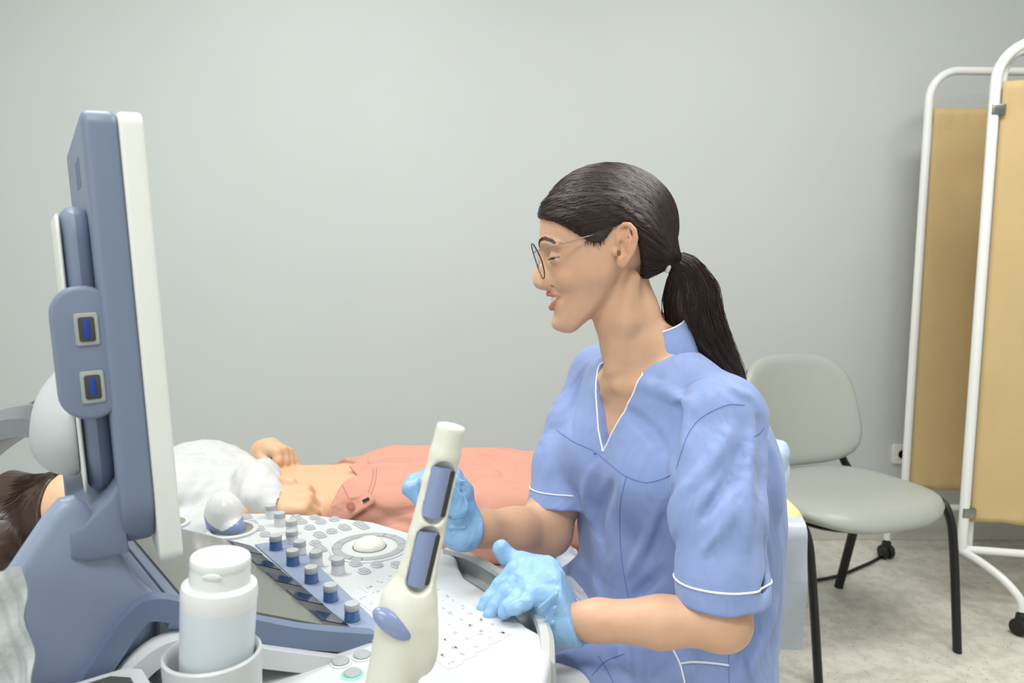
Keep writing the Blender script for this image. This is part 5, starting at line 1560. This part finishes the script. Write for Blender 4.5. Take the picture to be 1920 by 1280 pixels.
for x in (CX0 + .15, CX1 - .15):
    for y in (CY0 + .1, CY1 - .1):
        MB().tube([(x, y, 0), (x, y, CZ - .11)], .02, 12).build('couch_leg', m_steel, couch)
# sheet lying on it, hanging over the near side
def sheet(name, x0, x1, y0, y1, drop, mat, seed, label, amp=.004, z0=CZ):
    nx, ny = 90, 44; V = []; F = []
    L = (y1 - y0) + drop
    for s in (0, 1):
        for i in range(nx + 1):
            for j in range(ny + 1):
                x = x0 + (x1 - x0) * i / nx; t = L * j / ny
                w = amp * (math.sin(x * 13 + seed + 1.5 * math.sin(t * 9)) + .6 * math.sin(x * 31 - t * 17 + seed) + .4 * math.sin(x * 57 + t * 41))
                if t < y1 - y0 - .02: y, z, nn = y1 - t, z0 + .004 + abs(w) * .7, (0, 0, 1)
                else:
                    a = min((t - (y1 - y0 - .02)) / .05, 1) * math.pi / 2
                    dz = max(t - (y1 - y0) - .03, 0)
                    y = y0 + .02 - .03 * math.sin(a) - (w * 1.6 + .004) * min(1, dz * 12); z = z0 + .004 - .03 * (1 - math.cos(a)) - dz + abs(w) * .7 * (1 - a / 1.6); nn = (0, -math.sin(a), math.cos(a))
                V.append((x + nn[0] * .001 * s, y + nn[1] * .0012 * s, z + nn[2] * .0012 * s))
        for i in range(nx):
            for j in range(ny):
                k = s * (nx + 1) * (ny + 1) + i * (ny + 1) + j; f = (k, k + 1, k + ny + 2, k + ny + 1)
                F.append(f if s else f[::-1])
    return tag(obj(name, V, np.array(F), mat), label, 'sheet')
sheet('couch_sheet', -1.46, .47, CY0 - .003, 2.12, .26, m_sheet, 1.0, 'white paper sheet spread over the examination couch under the patient', .003)
# cream cushion at the foot end with a film cover hanging over it
S = SDF(np.arange(.34, .63, .005), np.arange(1.49, 1.70, .005), np.arange(.48, .70, .005))
S.rbox((.478, 1.595, .58), (.115, .075, .094), None, .04); S.op(lambda X, Y, Z: waves(X, Y, Z, 51, 30, 4) * .002, (-9, -9, -9), (9, 9, 9), mode='off')
v_, f_ = S.mesh(2)
tag(obj('foot_cushion', v_, f_, M('cushion_yellow', (238, 222, 160), rough=.55, var=.03)), 'cream yellow cushion at the foot end of the couch beside the chair', 'cushion')
sheet('film_cover', .37, .578, 1.508, 1.535, .26, m_film, 4.0, 'pale crumpled film cover hanging down from the yellow cushion', .004, .650)
# loose film on the couch beside the hips
fc_ = PZ(1098, 1060, CZ + .01); V = []; F = []; n = 26
for s_ in (0, 1):
    for i in range(n + 1):
        for j in range(n + 1):
            a, b = i / n - .5, j / n - .5; e = max(0, 1 - (4 * (a * a + b * b)) ** 2)
            z = CZ + .012 + .055 * e * (.5 + .5 * math.sin(a * 9 + 2 * math.sin(b * 7))) + .010 * math.sin(a * 23 + b * 31) * e
            V.append((fc_[0] + a * .13 + .01 * math.sin(b * 14), fc_[1] + b * .11 + .008 * math.sin(a * 17), z + .001 * s_))
    for i in range(n):
        for j in range(n):
            k = s_ * (n + 1) ** 2 + i * (n + 1) + j; f = (k, k + n + 1, k + n + 2, k + 1); F.append(f if s_ else f[::-1])
tag(obj('plastic_wrap', V, F, m_film), 'crumpled pale plastic wrap on the couch beside the pink trousers', 'wrap')
# pillow under the head
S = SDF(np.arange(-1.50, -.80, .008), np.arange(1.42, 2.14, .008), np.arange(.47, .64, .006))
S.rbox((-1.14, 1.80, .512), (.28, .25, .030), None, .028); S.op(lambda X, Y, Z: waves(X, Y, Z, 9, 18, 4) * .006 + .016 * np.exp(-((X + 1.0) ** 2 + (Y - 1.63) ** 2) / .012) * (Z > .54), (-9, -9, -9), (9, 9, 9), mode='off')
S.op(lambda X, Y, Z: .494 - Z + 0 * X + 0 * Y, (-9, -9, -9), (9, 9, 9), mode='and')
v_, f_ = S.mesh(2)
tag(obj('pillow', v_, f_, m_trou), 'white pillow under the head of the lying patient', 'pillow')

# ------------------------------------------------------------------ the patient, lying on the back with the head to the left
pat = thing('person', (-.25, 1.84, CZ + .01), 'lying person with brown hair, white shirt pulled up and pink trousers', 'person')
SKIN2 = np.array(lin((216, 176, 142)))
PYC = 1.84
def Q(x, y, Y): return PY(x, y, Y)
# head: face up, crown to the left, turned a little to the camera
hc_ = Q(150, 985, 1.62)
face = nrm([.46, -.24, .86]); crown = nrm(np.array([-.86, .05, .48]) - face * (np.array([-.86, .05, .48]) @ face))
HF2 = head_frame(hc_, -face, crown, HS * 1.12)
navel = Q(628, 912, 1.80)
hips = np.array([-.355, 1.83, .585]); chest = np.array([-.80, 1.83, .585])
S = SDF(axis((-1.20, .0045), (-.72, .006), (.75, .01), .80), np.arange(1.43, 2.16, .0045), axis((.485, .0045), .84))
def hf2(X, Y, Z):
    x, y, c = to_head(HF2, X, Y, Z); return head_field(x, y, c, mouth=False) * HF2['s']
S.op(hf2, hc_ - .19, hc_ + .19)
neck2 = from_head(HF2, 1172, 575, 0)
S.chain([from_head(HF2, 1160, 540, 0), neck2 + [.06, 0, -.01], chest + [-.10, 0, 0]], [.045, .05, .07], .03)
# trunk: an oval loft along x
tx = [-.98, -.86, -.74, -.62, -.52, -.44, -.36, -.18]
tw = [.10, .17, .165, .145, .140, .148, .165, .172]
tt2 = [.06, .100, .105, .092, .086, .086, .092, .095]
tz = [.57, .582, .585, .580, .576, .576, .580, .582]
def trunk(X, Y, Z, g0=0.0, xs=(-.97, -.25)):
    w = np.interp(X, tx, tw) + g0; h = np.interp(X, tx, tt2) + g0; z = np.interp(X, tx, tz); n = 2.5
    g = ((np.abs(Y - PYC) / w) ** n + (np.abs(Z - z) / h) ** n) ** (1 / n)
    return np.maximum((g - 1) * np.minimum(w, h) * .9, np.maximum(xs[0] - X, X - xs[1]))
S.op(trunk, (-1.02, 1.5, .4), (-.2, 2.2, .8), .03)
S.ell(navel + [0, 0, .010], (.012, .010, .010), k=.010, mode='sub')
# arms. near: elbow beside the ribs, hand on the belly; far: hand lifted with the shirt
nel = np.array([-.80, 1.60, .565]); nsh = np.array([-.96, 1.66, .58]); nwr = Q(500, 948, 1.675)
fsh = np.array([-.95, 2.02, .59]); fel = np.array([-.76, 2.06, .60]); fwr = Q(487, 876, 1.92)
S.chain([nsh, nel, nel * .4 + nwr * .6, nwr], [.048, .040, .034, .025], .02)
S.chain([fsh, fel, fel * .4 + fwr * .6, fwr], [.048, .040, .034, .025], .02)
# near hand: back of the hand to the camera, fingers curled under the hem
kn = [Q(575, 915, 1.72), Q(578, 930, 1.695), Q(574, 945, 1.675), Q(566, 957, 1.66)]
for i, k_ in enumerate(kn):
    S.cone(nwr + [0, .012 - .008 * i, .006 - .006 * i], k_, .022, .0125, .012)
    S.chain([k_, k_ + [.016, .012, -.022], k_ + [-.004, .03, -.036]], [.0115, .0098, .0085], .004)
S.chain([nwr + [.02, .03, .01], Q(545, 905, 1.72), Q(528, 900, 1.735), Q(515, 906, 1.745)], [.016, .0125, .0105, .009], .006)
# far hand: knuckles up, fingers pointing down on the lifted hem
kn2 = [Q(517, 846, 1.86), Q(530, 843, 1.88), Q(540, 847, 1.90), Q(547, 856, 1.92)]
S.chain([fwr, Q(492, 846, 1.90), Q(508, 838, 1.89)], [.025, .026, .024], .012)
for i, k_ in enumerate(kn2):
    S.cone(Q(498, 842, 1.885 + .01 * i), k_, .020, .0135, .012)
    b0 = Q((517, 529, 538, 545)[i], (878, 882, 878, 872)[i], 1.845 + .02 * i)
    S.chain([k_, k_ * .45 + b0 * .55 + [.006, 0, 0], b0 + [-.006, .0, -.004]], [.0125, .0112, .0092], .004)
S.chain([Q(492, 856, 1.87), Q(500, 872, 1.85), Q(508, 884, 1.84)], [.015, .0120, .0100], .006)
# legs (inside the trousers)
nh, fh = np.array([-.27, 1.745, .58]), np.array([-.27, 1.935, .58])
nk, fk = np.array([.17, 1.755, .575]), np.array([.17, 1.945, .580]); na, fa_ = np.array([.53, 1.79, .545]), np.array([.53, 1.95, .545])
for h, k_, a in ((nh, nk, na), (fh, fk, fa_)):
    S.chain([h, k_, a], [.075, .052, .038], .02); S.cone(a, a + [.05, 0, .10], .035, .028, .02)
S.op(lambda X, Y, Z: .497 - Z + 0 * X + 0 * Y, (-9, -9, -9), (9, 9, 9), mode='and')
v_, f_ = S.mesh(1)
x, y, c = to_head(HF2, v_[:, 0], v_[:, 1], v_[:, 2])
hcol = head_colors(x, y, c, SKIN2, mouth=False)
inh = (np.abs(x - 1130) < 170) & (y < 630) & (v_[:, 0] < -.70)
obj('body', v_, f_, m_skin, pat, cols=np.where(inh[:, None], hcol, SKIN2))
PBODY = BVHTree.FromPolygons([Vector(q) for q in v_], [tuple(q) for q in f_.tolist()])
for sgn in (-1, 1):
    e = from_head(HF2, EYE[0], EYE[1], sgn * 42); ax_ = nrm(face)
    fr_ = zaxis_frame(e, ax_); R_ = EYE_R * HF2['s']
    b = MB(); b.mi = 0; b.lathe([(R_ * math.sin(t), R_ * math.cos(t)) for t in np.linspace(math.pi - .02, .50, 12)], fr_, 20); b.mi = 1
    b.lathe([(R_ * 1.012 * math.sin(t), R_ * 1.012 * math.cos(t)) for t in np.linspace(.52, .02, 6)], fr_, 20)
    b.build('eyeball', [m_eye, m_iris], pat)
# hair: loose, brown, falling back over the pillow
m_hair2 = M('brown_hair', (58, 38, 27), rough=.36, var=.3, scale=30)
EDGE2 = [(1006, 362), (1018, 372), (1040, 386), (1066, 404), (1090, 428), (1106, 456), (1114, 490), (1122, 520), (1150, 560), (1200, 580)]
poly2 = np.array(EDGE2 + [(1420, 600), (1420, 230), (940, 230)], float)
S = SDF(np.arange(-1.34, -.72, .004), np.arange(1.42, 1.82, .004), np.arange(.49, .74, .004))
def hair2(X, Y, Z):
    x, y, c = to_head(HF2, X, Y, Z)
    d = d_ell(x, y, c, (1146, 424, 0), (128, 116, 108)); d = smin(d, head_field(x, y, c, base_only=True) - 5, 6)
    d = smin(d, d_cone(x, y, c, (1170, 325, -5), (1205, 250, -25), 84, 78), 24)
    d = smax(d, poly_sd(x, y, poly2).astype(np.float32), 5)
    an = np.arctan2(c, 1180 - x + 30); d = d + .5 * np.sin(c * .28 + y * .05) * np.clip((x - 1040) / 60, 0, 1)
    return d * HF2['s']
S.op(hair2, (-9, -9, -9), (9, 9, 9))
S.chain([Q(12, 965, 1.62), Q(-8, 1010, 1.56), Q(-25, 1050, 1.52)], [.055, .048, .042], .03)
S.op(lambda X, Y, Z: .500 - Z + 0 * X + 0 * Y, (-9, -9, -9), (9, 9, 9), .01, 'and')
hv, hf_ = S.mesh(1)
# combed strands from the hairline back over the crown
N = 900; n = 12
t = RNG.random(N) * (len(EDGE2) - 2.01); i = t.astype(int); f = (t - i)[:, None]; e2 = np.array(EDGE2, float)
xy = e2[i] * (1 - f) + e2[i + 1] * f + RNG.normal(size=(N, 2)) * 1.5
q = np.maximum(1 - ((xy[:, 0] - 1146) / 128) ** 2 - ((xy[:, 1] - 424) / 116) ** 2, .003)
P0 = np.concatenate([xy, (-108 * np.sqrt(q))[:, None]], 1); C2 = np.array([1146, 424, 0.]); R2 = np.array([128, 116, 108.])
D0 = unit(P0 - C2); D1 = unit(np.stack([np.full(N, 90.), RNG.normal(size=N) * 40 - 20, -20 + RNG.normal(size=N) * 40], 1))
T = np.linspace(0, .95, n)[None, :, None]; DV = unit(D0[:, None] * (1 - T) + D1[:, None] * T)
Qs = C2 + DV / np.sqrt(((DV / R2) ** 2).sum(-1, keepdims=True)) + DV * RNG.uniform(0, 2.5, (N, 1, 1))
Wp = HF2['c'] + HF2['s'] * (HF2['r'] * (Qs[..., 0:1] - 1130) - HF2['u'] * (Qs[..., 1:2] - 470) + HF2['d'] * Qs[..., 2:3])
for _ in range(4):
    dd = S.sample(Wp.reshape(-1, 3)).reshape(Wp.shape[:2])[..., None]; Wp = Wp + unit(Wp - HF2['c']) * np.clip(.0012 - dd, -.006, .02) * .8
Wp[..., 2] = np.maximum(Wp[..., 2], .502)
sv, sf = strand_mesh(Wp, .0006)
obj('hair', np.concatenate([hv, sv]), np.concatenate([hf_, sf + len(hv)]), m_hair2, pat)

# --- white shirt, pulled up over the ribs
m_shirt = M('white_shirt', (200, 202, 204), rough=.75, var=.03, scale=9, bump=.1, bscale=700)
wrinkle(m_shirt, 12, .22, .010)
S = SDF(np.arange(-1.03, -.50, .004), np.arange(1.50, 2.14, .004), np.arange(.485, .80, .004))
S.op(lambda X, Y, Z: trunk(X, Y, Z, .012, (-.985, -.585)), (-9, -9, -9), (9, 9, 9))
for yy in (1.76, 1.92): S.ell((-.765, yy, .655), (.085, .075, .052), k=.04)
for a, b in ((nsh, nel), (fsh, fel)): S.chain([a, a * .4 + b * .6, b], [.062, .062, .058], .025)
S.chain([nel, nel * .45 + nwr * .55], [.058, .046], .02)
# bunched hem, lifted towards the far hand
hem = [Q(520, 955, 1.66), Q(508, 930, 1.70), Q(502, 905, 1.75), Q(498, 886, 1.81), Q(500, 880, 1.86)]
S.chain(hem, [.026, .028, .030, .026, .016], .018)
S.chain([Q(480, 940, 1.68), Q(478, 905, 1.75), Q(486, 882, 1.83)], [.040, .042, .026], .02)
S.op(lambda X, Y, Z: waves(X * .9, Y, Z, 13, 60, 5) * .0042 + waves(X, Y, Z, 14, 130, 4) * .0016, (-9, -9, -9), (9, 9, 9), mode='off')
S.op(lambda X, Y, Z: .494 - Z + 0 * X + 0 * Y, (-9, -9, -9), (9, 9, 9), mode='and')
v_, f_ = S.mesh(1)
obj('shirt', v_, f_, m_shirt, pat)

# --- pink trousers
m_pink = M('dusty_pink_cotton', (206, 148, 130), rough=.72, var=.05, scale=7, bump=.12, bscale=900, sheen=.1)
wrinkle(m_pink, 9, .5, .012, 1.0, (.6, 1, 1))
m_pinkd = M('pink_thread', (190, 118, 106), rough=.8)
S = SDF(axis((-.50, .0042), (.15, .006), .62), np.arange(1.55, 2.12, .0042), np.arange(.485, .76, .0042))
def seat_(X, Y, Z):
    # waist runs aslant: lower on the belly's near flank
    d = trunk(X, Y, Z, .014, (-.47, -.16))
    edge = -.330 - np.where(Y < 1.79, .55, .68) * np.abs(Y - 1.79)
    return np.maximum(d, (edge - X) * .9)
S.op(seat_, (-9, -9, -9), (9, 9, 9))
for h, k_, a in ((nh, nk, na), (fh, fk, fa_)):
    S.chain([h + [-.02, 0, 0], h * .5 + k_ * .5, k_, k_ * .5 + a * .5, a + [-.03, 0, 0]], [.108, .100, .092, .086, .078], .035)
S.op(lambda X, Y, Z: waves(X * .6, Y, Z, 17, 34, 5) * .0045 + waves(X * .6, Y, Z, 18, 80, 4) * .0018, (-9, -9, -9), (9, 9, 9), mode='off')
v0, f0 = S.mesh(0); pbv = BVHTree.FromPolygons([Vector(q) for q in v0], [tuple(q) for q in f0.tolist()])
for pts, w, amp in ([[(700, 985), (760, 960), (800, 950)], .018, .009], [[(730, 900), (790, 905), (850, 897)], .014, -.006], [[(690, 880), (740, 878), (800, 868)], .012, .006],
                    [[(905, 855), (930, 870), (945, 890)], .010, .007], [[(770, 870), (830, 895), (1000, 900)], .012, .008], [[(690, 950), (720, 965), (770, 985)], .010, .010]):
    q_ = [pbv.ray_cast(Vector(CAMP), Vector(nrm(ray(*p))))[0] for p in pts]; q_ = [np.array(a) for a in q_ if a is not None]
    if len(q_) < 2: continue
    q_ = smooth_path(q_, 4)
    def fn(X, Y, Z):
        best = None
        for i in range(len(q_) - 1):
            d_ = d_cone(X, Y, Z, q_[i], q_[i + 1], 0, 0); best = d_ if best is None else np.minimum(best, d_)
        return amp * np.exp(-(best / w) ** 2)
    S.op(fn, np.min(q_, 0) - w * 3, np.max(q_, 0) + w * 3, mode='off')
# slit between the legs
S.chain([(-.16, 1.842, .725), (-.05, 1.845, .705), (.62, 1.866, .665)], [.024, .046, .048], .012, 'sub')
S.op(lambda X, Y, Z: .494 - Z + 0 * X + 0 * Y, (-9, -9, -9), (9, 9, 9), mode='and')
v_, f_ = S.mesh(1)
trs = obj('trousers', v_, f_, m_pink, pat)
PB2 = BVHTree.FromPolygons([Vector(q) for q in v_], [tuple(q) for q in f_.tolist()])
def on_p(x, y, lift=.0):
    r = nrm(ray(x, y)); h = PB2.ray_cast(Vector(CAMP), Vector(r)); return None if h[0] is None else np.array(h[0]) - r * lift
# turned-back open waistband flaps with button and buttonhole
def flap(name, pts, th, mat):
    P3 = [np.asarray(q, float) for q in pts]; cen = sum(P3) / len(P3)
    nn = nrm(np.cross(P3[1] - P3[0], P3[2] - P3[0])); nn = -nn if nn @ (CAMP - cen) < 0 else nn
    n_ = len(P3); V = [q + nn * th for q in P3] + [q - nn * th for q in P3]
    bm = bmesh.new(); vs = [bm.verts.new(q) for q in V]
    bm.faces.new(vs[:n_]); bm.faces.new(vs[n_:][::-1])
    for i in range(n_): bm.faces.new((vs[i], vs[n_ + i], vs[n_ + (i + 1) % n_], vs[(i + 1) % n_]))
    bmesh.ops.recalc_face_normals(bm, faces=bm.faces); bmesh.ops.bevel(bm, geom=list(bm.edges), offset=th * .7, segments=2, profile=.6, affect='EDGES')
    return MB().bm(bm).build(name, mat, trs)
def skin_or_cloth(x, y, lift):
    r_ = nrm(ray(x, y)); a = PB2.ray_cast(Vector(CAMP), Vector(r_)); b = PBODY.ray_cast(Vector(CAMP), Vector(r_))
    ds = [q[3] for q in (a, b) if q[0] is not None]
    return CAMP + r_ * ((min(ds) if ds else 1.9) - lift)
f1 = flap('waist_flap', [skin_or_cloth(x_, y_, l_) for x_, y_, l_ in ((622, 950, .010), (660, 936, .012), (690, 924, .012), (704, 937, .014), (676, 956, .016), (650, 974, .016), (624, 970, .014))], .0035, m_pink)
flap('waist_flap', [Q(655, 874, 1.80), Q(691, 856, 1.83), Q(690, 884, 1.79), Q(672, 894, 1.77)], .0035, m_pink)
flap('waist_band', [Q(588, 890, 1.95), Q(655, 868, 1.90), Q(660, 880, 1.885), Q(600, 893, 1.94)], .0035, m_pink)
bq = skin_or_cloth(657, 948, .019)
MB().lathe([(.0095, 0), (.0095, .0015), (.007, .0026), (.004, .0022), (.001, .0022)], zaxis_frame(bq, CAMP - bq), 20).build('button', m_pinkd, trs)
bq2 = skin_or_cloth(686, 937, .018)
MB().box(bq2, (.016, .002, .007), (nrm([.9, 0, .42]), (0, 1, 0), nrm([-.42, 0, .9])), bevel=.0008).build('buttonhole', m_gap, trs)
ln = MB()
for pts in ([(700, 880), (698, 900), (690, 925)], [(706, 878), (704, 902), (696, 926)], [(640, 905), (655, 935)]):
    o = [on_p(x_, y_, .0005) for x_, y_ in smooth_path([np.array(p, float) for p in pts], 6)]; o = [a for a in o if a is not None]
    if len(o) > 2: ln.tube(o, .0009, 6)
if ln.v: ln.build('fly_stitching', m_pinkd, trs)

# --- shoe covers on the feet at the couch end
m_cover = M('shoe_cover_blue', (190, 212, 238), rough=.45, var=.1, scale=25, bump=.6, bscale=70)
for a, lb_ in ((na, 'pale blue shoe cover on the near foot'), (fa_, 'pale blue shoe cover on the far foot')):
    S = SDF(np.arange(a[0] - .08, a[0] + .13, .004), np.arange(a[1] - .08, a[1] + .08, .004), np.arange(.49, .80, .004))
    S.chain([a + [-.02, 0, .0], a + [.035, 0, .0], a + [.055, 0, .08], a + [.075, 0, .17]], [.05, .046, .046, .036], .02)
    S.op(lambda X, Y, Z: waves(X, Y, Z, 41, 110, 5) * .004, (-9, -9, -9), (9, 9, 9), mode='off')
    S.op(lambda X, Y, Z: .498 - Z + 0 * X + 0 * Y, (-9, -9, -9), (9, 9, 9), mode='and')
    v_, f_ = S.mesh(1); tag(obj('shoe_cover', v_, f_, m_cover, pat), lb_)
